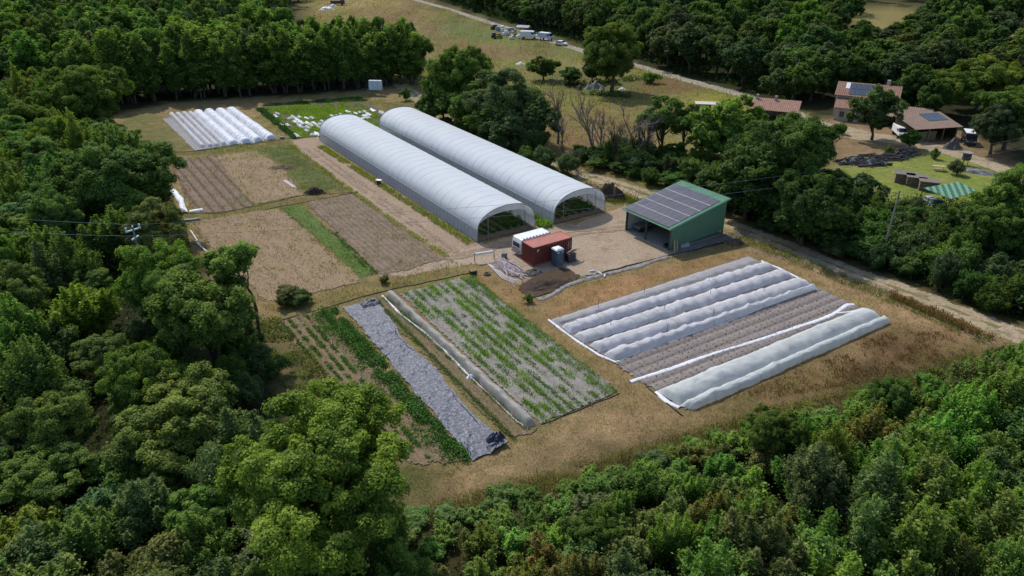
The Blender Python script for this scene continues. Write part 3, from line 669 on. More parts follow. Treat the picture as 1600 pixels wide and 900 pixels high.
# caged tank and boards
qb = c0 + Vector((math.cos(CA), math.sin(CA), 0)) * 4.9 - Vector((-math.sin(CA), math.cos(CA), 0)) * 1.2
ib = empty('caged_tank', qb, CA, 'black caged water tank standing right of the portable toilet', 'water tank')
m = MB(); m.box((0, 0, .66), (1.1, .95, 1.0)); m.build('tank', blackpl, ib, bevel=.08)
m = MB(); m.box((0, 0, .08), (1.2, 1.0, .14)); m.build('pallet', darkw, ib)
m = MB()
for z in (.2, .55, .9, 1.22):
    m.tube([(-.6, -.5, z), (.6, -.5, z), (.6, .5, z), (-.6, .5, z), (-.6, -.5, z)], .015, 4, False)
for x in np.linspace(-.6, .6, 6):
    for y in (-.5, .5): m.tube([(x, y, .15), (x, y, 1.22)], .012, 4)
m.build('cage', steel, ib)
for k in range(4):
    z = 1.3 + .05 * k; o = MB().box((0, 0, 0), (1.7, .12, .04)).build('plank', palew); o.location = qb + Vector((.35 + .1 * k, .1 + .14 * k, z)); o.rotation_euler = (0, .05 * k, CA + .1 * k - .1)
    tag(o, 'pale plank lying across the black water tank', 'plank', 'planks on the black tank')

# ------------------------------------------------------------------ pipes, rack and small things by the container
pinkish = simple('faded_pvc', (.40, .33, .34), .6, 0, .25, 2, dirt=((.16, .12, .1), .7)); palepvc = simple('pale_pvc', (.62, .57, .56), .55, 0, .15, 2)
rng = random.Random(12)
for k in range(46):
    f = rng.random(); cx, cy = g(797 + rng.uniform(-14, 12), 420 + rng.uniform(-9, 9)); a = R(-57 + rng.gauss(0, 13)); ln = rng.uniform(2.2, 5.0)
    dx, dy = math.cos(a) * ln / 2, math.sin(a) * ln / 2; z0, z1 = rng.uniform(.05, .55), rng.uniform(.05, .45)
    o = MB().tube([(-dx, -dy, z0), (0, 0, (z0 + z1) / 2 - .02), (dx, dy, z1)], rng.choice((.035, .05, .06)), 6).build('plastic_pipe', palepvc if f < .35 else pinkish, loc=(cx, cy, 0))
    tag(o, 'faded plastic pipe lying in the loose pile left of the container', 'pipe', 'pipes piled beside the container')
for k in range(3):
    P = [g(762 + 3 * k, 413 + k * 1.5), g(785 + 3 * k, 436 - k), g(803 + 2 * k, 444 - 2 * k)]
    o = MB().tube([(x, y, .12) for x, y in P], .06, 6).build('plastic_pipe', palepvc); tag(o, 'long pale pipe along the near edge of the pipe pile', 'pipe', 'long pipes edging the pile')
heap_verts = []
def heap(name, c, rx, ry, h, m_, label, cat, rz=0, seed=0, kind=None, n=34, power=1.0):
    u = np.linspace(-1.25, 1.25, n); A, B = np.meshgrid(u, u); r = np.hypot(A, B)
    nz = fbm(A * 3 + seed * 7, B * 3 + seed, 1, 5, seed); z = np.clip(1 - r ** 1.6 + (nz - .5) * .9, -.05, None) ** power * h * (.55 + nz * .9)
    z = np.where(r > 1.1, -.05, z); x = A * rx; y = B * ry; cs, sn = math.cos(rz), math.sin(rz)
    me = grid_mesh(name, np.dstack([x * cs - y * sn, x * sn + y * cs, z]), m_, keep=z > -.04, smooth=False)
    o = link(name, me, loc=(c[0], c[1], .0)); tag(o, label, cat, kind=kind); return o
heapsoil = soil('heap_earth', (.05, .036, .028), (.085, .06, .045), None, .8, 5, edge=False)
heapstraw = soil('heap_compost', (.14, .10, .065), (.09, .065, .045), (.2, .16, .1), 1.2, 5, edge=False)
heap('manure_heap', g(955, 308), 2.6, 1.8, 1.9, heapsoil, 'dark manure heap at the mouth of the farther polytunnel', 'heap', R(-20), 1)
heap('compost_heap', g(925, 298), 2.4, 1.6, .9, heapstraw, 'greyish compost heap left of the dark manure heap', 'heap', R(-40), 2)
heap('soil_heap', g(492, 302), 1.7, 1.0, .9, heapsoil, 'small dark soil heap at the edge of the green patch', 'heap', 0, 3)
heap('soil_heap', g(443, 262), 2.6, 1.2, .35, heapstraw, 'flat grey soil heap on the far green patch', 'heap', .2, 4)
heap('soil_heap', g(855, 446), 3.0, 1.6, .45, heapsoil, 'low dark soil heap on bare earth below the container', 'heap', .3, 5)
heap('rubble_heap', g(1150, 381), 1.3, .8, .5, heapstraw, 'grey rubble heap behind the green shed', 'heap', .3, 6)
heap('scrap_heap', g(833, 428), 1.3, .9, .5, simple('scrap_mix', (.09, .085, .075), .8, 0, .6, 5), 'dark scrap heap at the near end of the container', 'scrap heap', .3, 7)
# white roll on a rack
rk = empty('roll_rack', g(757, 408), R(20), 'white fleece roll held on a thin rack beside the path', 'rack')
MB().tube([(-1.15, 0, 1.15), (1.15, 0, 1.15)], .16, 10).build('fleece_roll', whitep, rk)
m = MB()
for x in (-1.3, 1.3): m.tube([(x - .12, -.5, 0), (x, 0, 1.2), (x + .1, .5, 0)], .03, 5)
m.tube([(-1.45, 0, 1.15), (1.45, 0, 1.15)], .025, 5); m.build('stand', darkst, rk)
m = MB()
for k in range(6): m.tube([(-1 + .4 * k, 0, 1.0), (-1 + .4 * k + .05, 0, .55)], .012, 4)
m.build('loose_cord', steel, rk)
# tyre, stump box, drum, bucket
def torus(m, c, Rr, r, n=18, k=8):
    vs = []; fs = []
    for i in range(n):
        a = 2 * math.pi * i / n
        for j in range(k):
            b = 2 * math.pi * j / k; vs.append((c[0] + (Rr + r * math.cos(b)) * math.cos(a), c[1] + (Rr + r * math.cos(b)) * math.sin(a), c[2] + r * math.sin(b)))
    for i in range(n):
        for j in range(k): fs.append((i * k + j, ((i + 1) % n) * k + j, ((i + 1) % n) * k + (j + 1) % k, i * k + (j + 1) % k))
    return m.add(vs, fs)
o = torus(MB(), (0, 0, .12), .32, .12).build('tyre', simple('dusty_rubber', (.11, .10, .085), .9, 0, .3, 3), loc=(*g(761, 429), 0), smooth=True); tag(o, 'dusty tyre lying flat on the verge near the pipes', 'tyre')
prop('crate', 'small dark crate with pale top on the verge left of the tyre', 'crate', g(739.5, 428.5), .5, [('walls', MB().box((0, -.3, .25), (.7, .04, .46)).box((0, .3, .25), (.7, .04, .46)).box((-.35, 0, .25), (.04, .62, .46)).box((.35, 0, .25), (.04, .62, .46)), blackpl), ('lid', MB().box((0, .05, .5), (.72, .5, .05)), wood)])
prop('drum', 'round grey drum behind the pile of pipes', 'drum', g(788, 404), 0, [('shell', MB().tube([(0, 0, 0), (0, 0, .1), (0, 0, .75), (0, 0, .8)], [.34, .38, .38, .34], 16), simple('drum_grey', (.2, .19, .19), .6)), ('lid', torus(MB(), (0, 0, .82), .3, .05), simple('drum_lid', (.4, .4, .4), .6))])
rng = random.Random(4)
for k, (px, py) in enumerate([(925, 425), (930, 430), (938, 428), (920, 431), (944, 432)]):
    o = MB().tube([(-.3, 0, .1), (.35, .1, .14)], .11, 6).build('bag_roll', (whitep, simple('grey_bag', (.3, .3, .33), .6))[k % 2]); o.location = (*g(px, py), 0); o.rotation_euler = (0, 0, k * 1.1); tag(o, 'small crumpled bag left on the yard beside the long black hose', 'bag', 'crumpled bags on the yard')
# box by tunnel
prop('control_box', 'small dark box with pale lid standing by the nearer polytunnel wall', 'box', g(592.5, 289), R(-20), [('case', MB().box((0, 0, .4), (.6, .5, .8)), darkst, .02), ('lid', MB().box((0, 0, .84), (.95, .7, .07)), whitep, .02)])
prop('stone_block', 'pale block at the corner of the grey plot beside the path', 'block', g(555, 301), .4, [('stone', MB().box((0, 0, .15), (.8, .45, .3)), concrete, .06)])
prop('stone_block', 'dark block on the grass strip right of far row covers', 'block', g(441, 216.5), .4, [('stone', MB().box((0, 0, .2), (.9, .5, .4)), concrete, .06)])

# ------------------------------------------------------------------ hoses
def hose(name, pts, r, m_, label, cat, z=.03, wob=.12, seed=0, n=6, group=None):
    rng = random.Random(seed); P = []
    for i in range(len(pts) - 1):
        a, b = Vector(pts[i]), Vector(pts[i + 1]); k = max(2, int((b - a).length / 1.2))
        for j in range(k): q = a.lerp(b, j / k); P.append((q.x + rng.uniform(-wob, wob), q.y + rng.uniform(-wob, wob), z))
    P.append((*pts[-1], z)); o = MB().tube(P, r, n).build(name, m_, smooth=True); tag(o, label, cat, group); return o
hosem = simple('black_hose', (.03, .028, .026), .6)
hose('irrigation_hose', G([(270, 334), (345, 333), (400, 322), (470, 306), (555, 300)]), .05, hosem, 'thin black hose crossing below the far tilled rows', 'hose', seed=1)
hose('irrigation_hose', G([(310, 348), (345, 346), (390, 336), (430, 324), (500, 312), (558, 300)]), .05, hosem, 'thin black hose along the top of the straw plot', 'hose', seed=2)
hose('irrigation_hose', G([(268, 238), (300, 237), (380, 227), (432, 220), (455, 216)]), .06, hosem, 'thin black hose below the far row covers', 'hose', seed=3)
hose('irrigation_hose', G([(425, 504), (470, 492), (540, 472), (600, 455), (700, 434), (735, 427)]), .07, hosem, 'black hose along the top of the dark tarp', 'hose', seed=4)
hose('irrigation_hose', G([(962, 566), (1000, 592), (1030, 622), (1066, 650)]), .07, hosem, 'black hose along the open end of the woven mulch', 'hose', seed=5)
hose('irrigation_hose', G([(845, 664), (900, 644), (968, 615)]), .05, hosem, 'black hose at the near edge of the weedy rows', 'hose', seed=6)
m_rope = film('muddy_film', (.27, .25, .23), .1, 0, .6, .04, None, (.06, .05, .045), .95, 2.2)
def flatroll(name, pts, wid, h, m_, label, cat, seed=0, z=.03, fold=.3):
    """a long bundle of film lying on the ground: folds run along it"""
    rng = np.random.default_rng(seed); P = []
    for i in range(len(pts) - 1):
        a, b = Vector(pts[i]), Vector(pts[i + 1]); k = max(2, int((b - a).length / .35))
        for j in range(k): P.append(a.lerp(b, j / k))
    P.append(Vector(pts[-1])); nu = 9; A = np.zeros((nu, len(P), 3))
    for i, p in enumerate(P):
        d = (P[min(i + 1, len(P) - 1)] - P[max(i - 1, 0)]).normalized(); nn = Vector((-d.y, d.x)); wv = wid * (.75 + .5 * vnoise(np.array(i * .3), np.array(3.0), seed)); sh_ = .15 * wid * math.sin(i * .21 + seed)
        for j in range(nu):
            u = j / (nu - 1) * 2 - 1; hh = h * math.sqrt(max(0, 1 - u * u)) * (.55 + fold * 2 * float(vnoise(np.array(i * .45 + seed), np.array(j * 1.3), seed + 5)))
            A[j, i] = (p.x + nn.x * (u * wv / 2 + sh_), p.y + nn.y * (u * wv / 2 + sh_), z + hh)
    o = link(name, grid_mesh(name, A, m_)); tag(o, label, cat); return o
flatroll('film_roll', G([(838, 468), (852, 466), (866, 458), (878, 449), (905, 440), (950, 428), (1000, 415), (1045, 402)]), .75, .13, m_rope, 'long muddy film bundle snaking from shed to bare earth', 'film bundle', 3)
hose('irrigation_hose', G([(835, 466), (866, 455), (885, 443), (950, 424), (1010, 409), (1055, 397), (1100, 388), (1130, 380)]), .10, hosem, 'thick black hose beside the muddy film bundle', 'hose', seed=8)
flatroll('film_roll', G([(272, 298), (282, 315), (290, 333)]), .9, .25, whitef, 'shiny film bundle along the left end of the tilled rows', 'film bundle', 5)
flatroll('film_roll', G([(296, 331), (317, 328)]), .8, .22, whitef, 'short white film roll at the corner of the tilled rows', 'film bundle', 6)
flatroll('film_roll', G([(281, 346), (297, 345), (312, 343)]), .8, .3, m_rope, 'grey film bundle at the left end of the grass strip', 'film bundle', 7)
for k, (a, b) in enumerate([((298, 361), (309, 378)), ((305, 377), (313, 383)), ((307, 380), (325, 396))]):
    o = MB().tube([(*g(*a), .08), (*g(*b), .12)], .11, 6).build('pipe_bundle', palepvc); tag(o, ('upper', 'middle', 'lower')[k] + ' white pipe lying at the left edge of the straw plot', 'pipe', 'white pipes by the straw plot')
for k in range(3):
    o = MB().tube([(*g(442 + 2.5 * k, 282 + k * .3), .08), (*g(458 + 2.5 * k, 293.5 + k * .3), .1)], .07, 6).build('pipe_bundle', palepvc); tag(o, 'white pipe lying on the straw beside the green patch', 'pipe', 'three white pipes by the green patch')

# ------------------------------------------------------------------ row covers
def row_cover(La, Lb, Ra, Rb, h, m_, label, group, hoop=1.7, seed=0, skirt=.25, lump=.12, name='row_cover', wl=.0, closed=True, kv=1.0):
    """fleece over hoops between the ground lines La-Ra and Lb-Rb"""
    La, Lb, Ra, Rb = (Vector((*p, 0)) for p in (La, Lb, Ra, Rb)); L = ((Ra - La).length + (Rb - Lb).length) / 2; n = int(L / .22); nu = 15
    P = np.zeros((nu, n + 1, 3)); W = (Lb - La).length
    ii = np.arange(n + 1)
    for i in range(n + 1):
        f = i / n; a = La.lerp(Ra, f); b = Lb.lerp(Rb, f); d = b - a; s = f * L
        sw = max(0.0, s + (float(fbm(np.array(s * .35), np.array(seed * 1.7), 1, 2, seed + 2)) - .5) * 2.2 * kv); hk = int(sw / hoop); ph = (sw / hoop) % 1.0; kk = 1 - .18 * kv + .36 * kv * ((math.sin((hk + seed) * 12.9898) * 43758.5) % 1) * (1 - ph) + .36 * kv * ((math.sin((hk + 1 + seed) * 12.9898) * 43758.5) % 1) * ph;  sag = math.sin(math.pi * ph) ** .8
        endf = min(1, min(f, 1 - f) * L / .55) if closed else 1; endf = math.sin(endf * math.pi / 2)
        nz = float(fbm(np.array(s * .9), np.array(seed * 3.3), 1, 3, seed))
        hh = (h * kk * (1 - .26 * sag * (lump / .12)) * (.88 + .28 * nz)) * max(endf, .04)
        for j in range(nu):
            u = j / (nu - 1); c = 2 * u - 1
            z = hh * max(0, 1 - abs(c / (1 - skirt * .5)) ** 2.6) ** .62 if abs(c) < 1 - skirt * .5 else 0
            wv = float(vnoise(np.array(s * 1.6 + j * .35), np.array(j * .8), seed + 3)) - .5
            wv2 = float(vnoise(np.array(s * 3.3 + j * .5), np.array(j * 1.4), seed + 6)) - .5; z += (.04 + (abs(wv) * .16 + abs(wv2) * .10) * (.4 + .6 * kv)) * (1 if 0 < j < nu - 1 else .3)
            ex = (float(vnoise(np.array(s * 1.1), np.array(1.0 if c < 0 else 7.0), seed + 9)) - .5) * .35 * (abs(c) ** 3)
            q = a + d * (u + ex * np.sign(c) / max(W, .5) * .6 + wv * .03) + UZ * z + (Ra - La).normalized() * wv * .1
            P[j, i] = (q.x, q.y, q.z)
    root = empty(name, La.lerp(Lb, .5), 0, label, 'row cover', group); off = np.array([root.location.x, root.location.y, 0])
    link('cover_sheet', grid_mesh('cover_sheet', P - off, m_), root)
    k = int(L / hoop)
    if h > .45:
        for q in range(1, k):
            f = q * hoop / L; a = La.lerp(Ra, f); b = Lb.lerp(Rb, f); pts = []
            for j in range(9):
                c = math.cos(math.pi * (1 - j / 8)); u = .5 + .5 * c * (1 - skirt * .6); pts.append(a.lerp(b, u) + UZ * (h * .93 * math.sin(math.pi * j / 8) ** .8) - Vector(off))
            MB().tube(pts, .015, 4).build('hoop', steel, root)
    return root
LE = [(857.5, 500.8), (874, 510), (893, 524), (917, 539), (940, 553.5), (963, 566), (1025.5, 613), (1060, 634), (1082, 641.5)]
RE = [(1166, 401), (1189, 411), (1215, 422), (1242, 435), (1273, 449), (1276, 453), (1344, 486), (1379, 497), (1391, 504)]
def lerp2(a, b, f): return (a[0] + (b[0] - a[0]) * f, a[1] + (b[1] - a[1]) * f)
GRP = 'fleece row covers on the right hand plot'
labs = ['thin flat grey row cover nearest the shed on the right plot', 'second row cover from the shed on the right hand plot', 'third row cover from the shed on the right hand plot', 'fourth row cover from the shed on the right hand plot', 'fifth row cover from the shed, ending beside the bare woven film']
for k in range(5):
    a0, a1, b0, b1 = LE[k], LE[k + 1], RE[k], RE[k + 1]
    row_cover(g(*lerp2(a0, a1, .06)), g(*lerp2(a0, a1, .97)), g(*lerp2(b0, b1, .06)), g(*lerp2(b0, b1, .97)), (.30, .74, .76, .72, .80)[k], (fleece2, fleece, fleece, fleece, fleece)[k], labs[k], GRP, seed=k + 1, skirt=.3)
row_cover(g(1026, 613), g(1062, 635), g(1343, 485), g(1379, 498), .85, fleeceG, 'wide greenish row cover on the near side of the bare woven film', GRP, seed=9, skirt=.15, hoop=3.2, lump=.06)
row_cover(g(1062, 635), g(1083, 642.5), g(1380, 497), g(1391.5, 505), .7, fleeceG, 'nearest narrow row cover at the edge of the right plot', GRP, seed=10, skirt=.12, hoop=3.0, lump=.05)
flatroll('fleece_strip', G([(985, 598), (1010, 589), (1060, 572), (1110, 556), (1170, 536), (1230, 518), (1270, 504), (1300, 492), (1325, 477), (1335, 477)]), .55, .12, whitef, 'gathered white fleece strip laid diagonally on the woven film', 'fleece strip', 2)
flatroll('fleece_strip', G([(1306, 490), (1330, 488), (1352, 484)]), .5, .15, whitef, 'short white fleece fold joining the greenish row cover', 'fleece strip', 4)
flatroll('fleece_edge', G([(962, 567), (1000, 551), (1060, 530), (1120, 509), (1180, 487), (1240, 463), (1276, 452)]), .28, .08, whitef, 'white fleece hem along the fifth row cover', 'fleece strip', 8)
flatroll('fleece_edge', G([(857, 500), (880, 517), (905, 535), (935, 555), (962, 567)]), .3, .10, whitef, 'ruffled white fleece hem at the left ends of the covers', 'fleece strip', 9)
flatroll('fleece_edge', G([(1025, 613), (1045, 629), (1062, 637)]), .45, .12, whitef, 'ruffled hem at the left end of the greenish cover', 'fleece strip', 10)
flatroll('fleece_edge', G([(1190, 408), (1218, 420), (1245, 434), (1277, 454)]), .35, .12, whitef, 'ruffled hem at the right ends of the covers', 'fleece strip', 11)
hose('drip_line', G([(1010, 600), (1090, 572), (1160, 548), (1210, 528), (1225, 518), (1300, 492)]), .05, hosem, 'thin black drip line on woven film beside the fleece strip', 'hose', seed=12)
# little dark stakes among the covers
rng = random.Random(9)
for k, (f, e) in enumerate([(.22, .5), (.45, .5), (.15, 2.5), (.4, 2.6), (.63, 2.5), (.3, 4.1), (.52, 4.0), (.8, 3.5), (.7, 1.5)]):
    i = int(e); a = lerp2(LE[i], LE[i + 1], e - i); b = lerp2(RE[i], RE[i + 1], e - i); P = g(*lerp2(a, b, f))
    o = MB().tube([(0, 0, 0), (.02, 0, 1.35)], .025, 5).build('marker_stake', darkw, loc=(*P, 0)); tag(o, 'thin dark stake poking up through the white row covers', 'stake', 'stakes among the row covers')
# dots of planting holes with seedlings on the bare woven film
Pn = []
for r_ in range(11):
    a = lerp2(LE[5], LE[6], (r_ + .5) / 11); b = lerp2(RE[5], RE[6], (r_ + .5) / 11); A0, B0 = Vector(g(*a)), Vector(g(*b)); n_ = int((B0 - A0).length / .8)
    for k in range(1, n_): q = A0.lerp(B0, k / n_); Pn.append((q.x + RNG.normal() * .05, q.y + RNG.normal() * .05, .10))
Pn = np.repeat(np.array(Pn), 5, 0); Pn += RNG.normal(size=Pn.shape) * [.06, .06, .04]
me = np_mesh('seedlings', leafquads(Pn, RNG.normal(size=Pn.shape) + [0, 0, 1], RNG.uniform(.05, .10, len(Pn)), .5, RNG), 4, foliage_c, RNG.random(len(Pn)) * .4)
o = link('seedlings', me); o.color = (.5, .5, .5, 1); tag(o, 'tiny seedlings dotted in lines on the bare woven film', kind='stuff')

# far row covers
FX = [(267.5, 179), (277.5, 178.5), (287.5, 177.5), (297, 177), (309, 176), (326, 174.5), (343, 173), (360, 171.5)]
NX = [(318, 231.5), (330, 230.5), (340, 229.5), (351, 228), (366, 226.5), (386, 224.5), (405, 222), (425, 218.5)]
names = ['leftmost narrow row cover of the far group', 'second narrow row cover from the left in the far group', 'third narrow row cover from the left in the far group', 'fourth and last narrow row cover of the far group',
         'leftmost wide rumpled row cover of the far group', 'second wide rumpled row cover of the far group', 'third wide rumpled row cover of the far group', 'rightmost wide row cover of the far group']
for k in range(8):
    wd = 1.15 if k < 4 else 2.1; a = Vector(g(*FX[k])); b = Vector(g(*NX[k])); d = (b - a).normalized(); n_ = Vector((-d.y, d.x)) * wd / 2
    row_cover(tuple(a - n_), tuple(a + n_), tuple(b - n_), tuple(b + n_), .6 if k < 4 else .95, (whitef if k > 3 else fleece), names[k], 'white row covers on the far plot', hoop=1.6, seed=20 + k, lump=.02 if k < 4 else .12, kv=.25, skirt=.2)
# the lone low tunnel between tarp and weedy rows
row_cover(g(602, 461), g(614, 459), g(823, 670), g(840, 665), .75, clearf, 'long clear plastic low tunnel beside the weedy rows', None, hoop=3.0, lump=.10, skirt=.1, seed=31)
flatroll('fleece_strip', G([(597, 463), (625, 490), (660, 518), (700, 552), (735, 590)]), .30, .12, whitef, 'thin white fleece strip along the low tunnel', 'fleece strip', 14)
flatroll('fleece_strip', G([(735, 590), (770, 622), (808, 660), (825, 670)]), .16, .10, palepvc, 'pale thin strip at the near end of the low tunnel', 'fleece strip', 15)
heap('fleece_bundle', g(736, 591), .5, .4, .35, whitef, 'small crumpled white bundle beside the low tunnel', 'bundle', 0, 8, n=14)

# dark tarp
tarpm, t, out = newmat('wrinkled_tarp'); v = coord(t); a = noise(t, v, .7, 6, .7); b = noise(t, v, 5, 5, .7); c_ = noise(t, v, 1.6, 4, .6, 2)
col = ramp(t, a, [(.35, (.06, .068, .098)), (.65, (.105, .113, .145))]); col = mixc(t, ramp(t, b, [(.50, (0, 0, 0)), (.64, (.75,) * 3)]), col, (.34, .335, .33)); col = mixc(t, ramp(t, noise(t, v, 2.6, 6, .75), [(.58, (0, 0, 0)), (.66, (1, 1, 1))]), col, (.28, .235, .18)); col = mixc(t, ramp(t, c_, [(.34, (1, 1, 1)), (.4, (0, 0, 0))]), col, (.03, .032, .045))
vo = N(t, 'ShaderNodeTexVoronoi', feature='DISTANCE_TO_EDGE', i_Scale=2.3); mv = t.nodes.new('ShaderNodeVectorMath'); mv.operation = 'ADD'; nn_ = N(t, 'ShaderNodeTexNoise', i_Scale=1.2, i_Detail=5.0); t.links.new(v, nn_.inputs['Vector']); t.links.new(v, mv.inputs[0]); t.links.new(nn_.outputs['Color'], mv.inputs[1]); t.links.new(mv.outputs[0], vo.inputs['Vector']); crease_shade = ramp(t, vo.outputs[0], [(0.0, (1, 1, 1)), (.07, (0, 0, 0))]); col = mixc(t, math_(t, 'MULTIPLY', crease_shade, .35), col, (.045, .05, .07))  # shade in the creases put into the colour as dark lines
p = N(t, 'ShaderNodeBsdfPrincipled', i_Roughness=.6); p.inputs['Specular IOR Level'].default_value = .34; t.links.new(col, p.inputs['Base Color']); t.links.new(bump(t, math_(t, 'MULTIPLY_ADD', b, .3, c_), .35, .10), p.inputs['Normal']); t.links.new(p.outputs[0], out.inputs[0])
A0, A1, B0, B1 = (Vector(g(*q)) for q in ((538, 481), (584, 469), (739, 722), (794, 698)))
nu, nv = 46, 330; P = np.zeros((nu, nv, 3)); U, V_ = np.meshgrid(np.linspace(0, 1, nu), np.linspace(0, 1, nv), indexing='ij')
for i in range(nu):
    for j in range(nv):
        f = V_[i, j]; u = U[i, j]; u2 = u * (1.0 - .12 * math.sin(f * 3.0)) + (.05 * math.sin(f * 14) * (u > .9)) ; q = A0.lerp(A1, u2).lerp(B0.lerp(B1, u2), f); P[i, j, :2] = q
wx, wy = P[..., 0], P[..., 1]; rid = 1 - np.abs(fbm(wx, wy, 1.5, 4, 41) * 2 - 1) * 2; rid2 = 1 - np.abs(fbm(wx * 1.0, wy * .7, .6, 3, 43) * 2 - 1) * 2
edge = np.minimum(np.minimum(U, 1 - U) * 4, np.minimum(V_, 1 - V_) * 40)
big = np.clip((fbm(wx, wy, 6, 3, 77) - .35) * 3, 0.15, 1)
P[..., 2] = .08 + (np.clip(rid, 0, 1) ** 3 * .11 + np.clip(rid2, 0, 1) ** 3 * .06) * big + (U > .93) * .12 * fbm(wx, wy, .5, 2, 3) + ((V_ < .04) | (V_ > .975)) * (U > .5) * fbm(wx, wy, .35, 3, 8) * .5
P[..., 0] += (fbm(wx, wy, 1.2, 3, 50) - .5) * .5 * (edge < .6); P[..., 1] += (fbm(wx, wy, 1.2, 3, 51) - .5) * .5 * (edge < .6)
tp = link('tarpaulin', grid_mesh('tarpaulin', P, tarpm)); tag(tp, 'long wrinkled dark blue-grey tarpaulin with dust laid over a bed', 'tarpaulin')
navy = simple('navy_film', (.025, .03, .06), .35, 0, .3, 3)
heap('film_bundle', g(776, 690), .9, .7, .8, navy, 'crumpled navy film bundle at the near corner of the tarpaulin', 'film bundle', 0, 11, n=26)
heap('film_bundle', g(580, 474), 1.1, .5, .4, navy, 'crumpled navy film at the far corner of the tarpaulin', 'film bundle', .3, 12, n=26)
# ------------------------------------------------------------------ foliage materials
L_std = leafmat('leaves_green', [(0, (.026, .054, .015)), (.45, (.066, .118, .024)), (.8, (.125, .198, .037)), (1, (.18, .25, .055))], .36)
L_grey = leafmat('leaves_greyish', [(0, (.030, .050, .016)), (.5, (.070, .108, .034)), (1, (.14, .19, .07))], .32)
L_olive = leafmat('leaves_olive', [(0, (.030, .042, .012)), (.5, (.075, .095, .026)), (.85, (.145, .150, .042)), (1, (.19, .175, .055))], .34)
bark = simple('bark', (.075, .06, .045), .95, 0, .35, 3); palebark = simple('pale_bark', (.20, .18, .155), .9, 0, .35, 3)
bark2 = simple('dead_bark', (.17, .14, .12), .95, 0, .3, 4)

def unit(v): return v / (np.linalg.norm(v, axis=-1, keepdims=True) + 1e-9)
def limb_tubes(m, base, tips, r0, rng, n=6, bend=.15, split=.35):
    """a trunk with limbs reaching the tips"""
    base = Vector(base); cz = max(t[2] for t in tips); top = Vector((base.x + rng.normal() * .3, base.y + rng.normal() * .3, cz * .62))
    tr = [base.lerp(top, k / 5) + Vector((rng.normal() * .06, rng.normal() * .06, 0)) * k for k in range(6)]
    m.tube(tr, [r0 * (1.25 if k == 0 else 1 - .13 * k) for k in range(6)], 8)
    for tp in tips:
        tp = Vector(tp); f = rng.uniform(split, .95); s = tr[min(5, int(f * 5))]; mid = s.lerp(tp, .5) + Vector((rng.normal(), rng.normal(), abs(rng.normal()) * .6)) * bend * (tp - s).length * .5
        r = r0 * .42; m.tube([s, mid, tp], [r, r * .6, r * .18], 5, False)
def broadleaf(name, Rr, H, z0, nmain, nleaf, lsize, mat_, seed, lump=.30, flat=1.0, barkm=None, loose=0.0, tr=.28, asp=.55, up=.5):
    """crown of leaf clumps: main lobes, each with smaller lobes, leaves on the outside of those"""
    rng = np.random.default_rng(seed); cz = (z0 + H) / 2; hz = (H - z0) / 2
    mains = []; 
    for k in range(nmain):
        d = unit(rng.normal(size=3)); d[2] = d[2] * .8 + .12; rho = rng.uniform(.45, .86) if k > nmain * .2 else rng.uniform(0, .45)
        prof = 1.0 if d[2] > -.2 else .82
        mains.append([d[0] * Rr * rho * prof, d[1] * Rr * rho * prof, cz + d[2] * hz * rho * 1.02, lump * Rr * rng.uniform(.65, 1.25)])
    mains = np.array(mains); ph = rng.uniform(0, 6.28, 3); ang = np.arctan2(mains[:, 1], mains[:, 0])
    sc = 1 + .12 * np.sin(2 * ang + ph[0]) + .10 * np.sin(3 * ang + ph[1]); mains[:, 0] *= sc; mains[:, 1] *= sc
    ns = 9; sub = []; 
    for mx in mains:
        d = unit(rng.normal(size=(ns, 3)) + [0, 0, .45]); d = np.vstack([d]); r = mx[3]
        o = unit(np.array([mx[0], mx[1], (mx[2] - cz) * .8]) + 1e-6) * .4
        d = unit(d + o); c = mx[:3] + d * r * rng.uniform(.55, 1.0, (ns, 1)) * [1, 1, .85 * flat]
        sub.append(np.hstack([c, np.full((ns, 1), 1.0) * r * rng.uniform(.28, .52, (ns, 1)), rng.normal(size=(ns, 1)) * .10 + rng.normal() * .07]))
    sub = np.vstack(sub); w_ = sub[:, 3] ** 2; idx = rng.choice(len(sub), nleaf, p=w_ / w_.sum())
    d = unit(rng.normal(size=(nleaf, 3)) + [0, 0, .35]); rad = rng.random(nleaf) ** .45
    P = sub[idx, :3] + d * (sub[idx, 3] * rad * (1 + loose * rng.random(nleaf)))[:, None] * [1, 1, .8]
    out = unit(P - [0, 0, cz - hz * .3]); nrm = d * .8 + out * .4 + rng.normal(size=P.shape) * .55 + [0, 0, up]
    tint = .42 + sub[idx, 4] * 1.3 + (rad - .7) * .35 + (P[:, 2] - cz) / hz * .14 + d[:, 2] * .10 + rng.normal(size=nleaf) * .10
    s = lsize * rng.uniform(.6, 1.35, nleaf)
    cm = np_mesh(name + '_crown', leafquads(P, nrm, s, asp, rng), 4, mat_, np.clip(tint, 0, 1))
    m = MB(); tips = [tuple(q[:3]) for q in mains[rng.permutation(len(mains))[:min(len(mains), 22)]]]
    limb_tubes(m, (0, 0, -.1), tips, Rr * tr * .16 + .08, rng)
    tm = bpy.data.meshes.new(name + '_trunk'); tm.from_pydata(m.v, [], m.f); tm.materials.append(barkm or bark); tm.update()
    return cm, tm, H, Rr
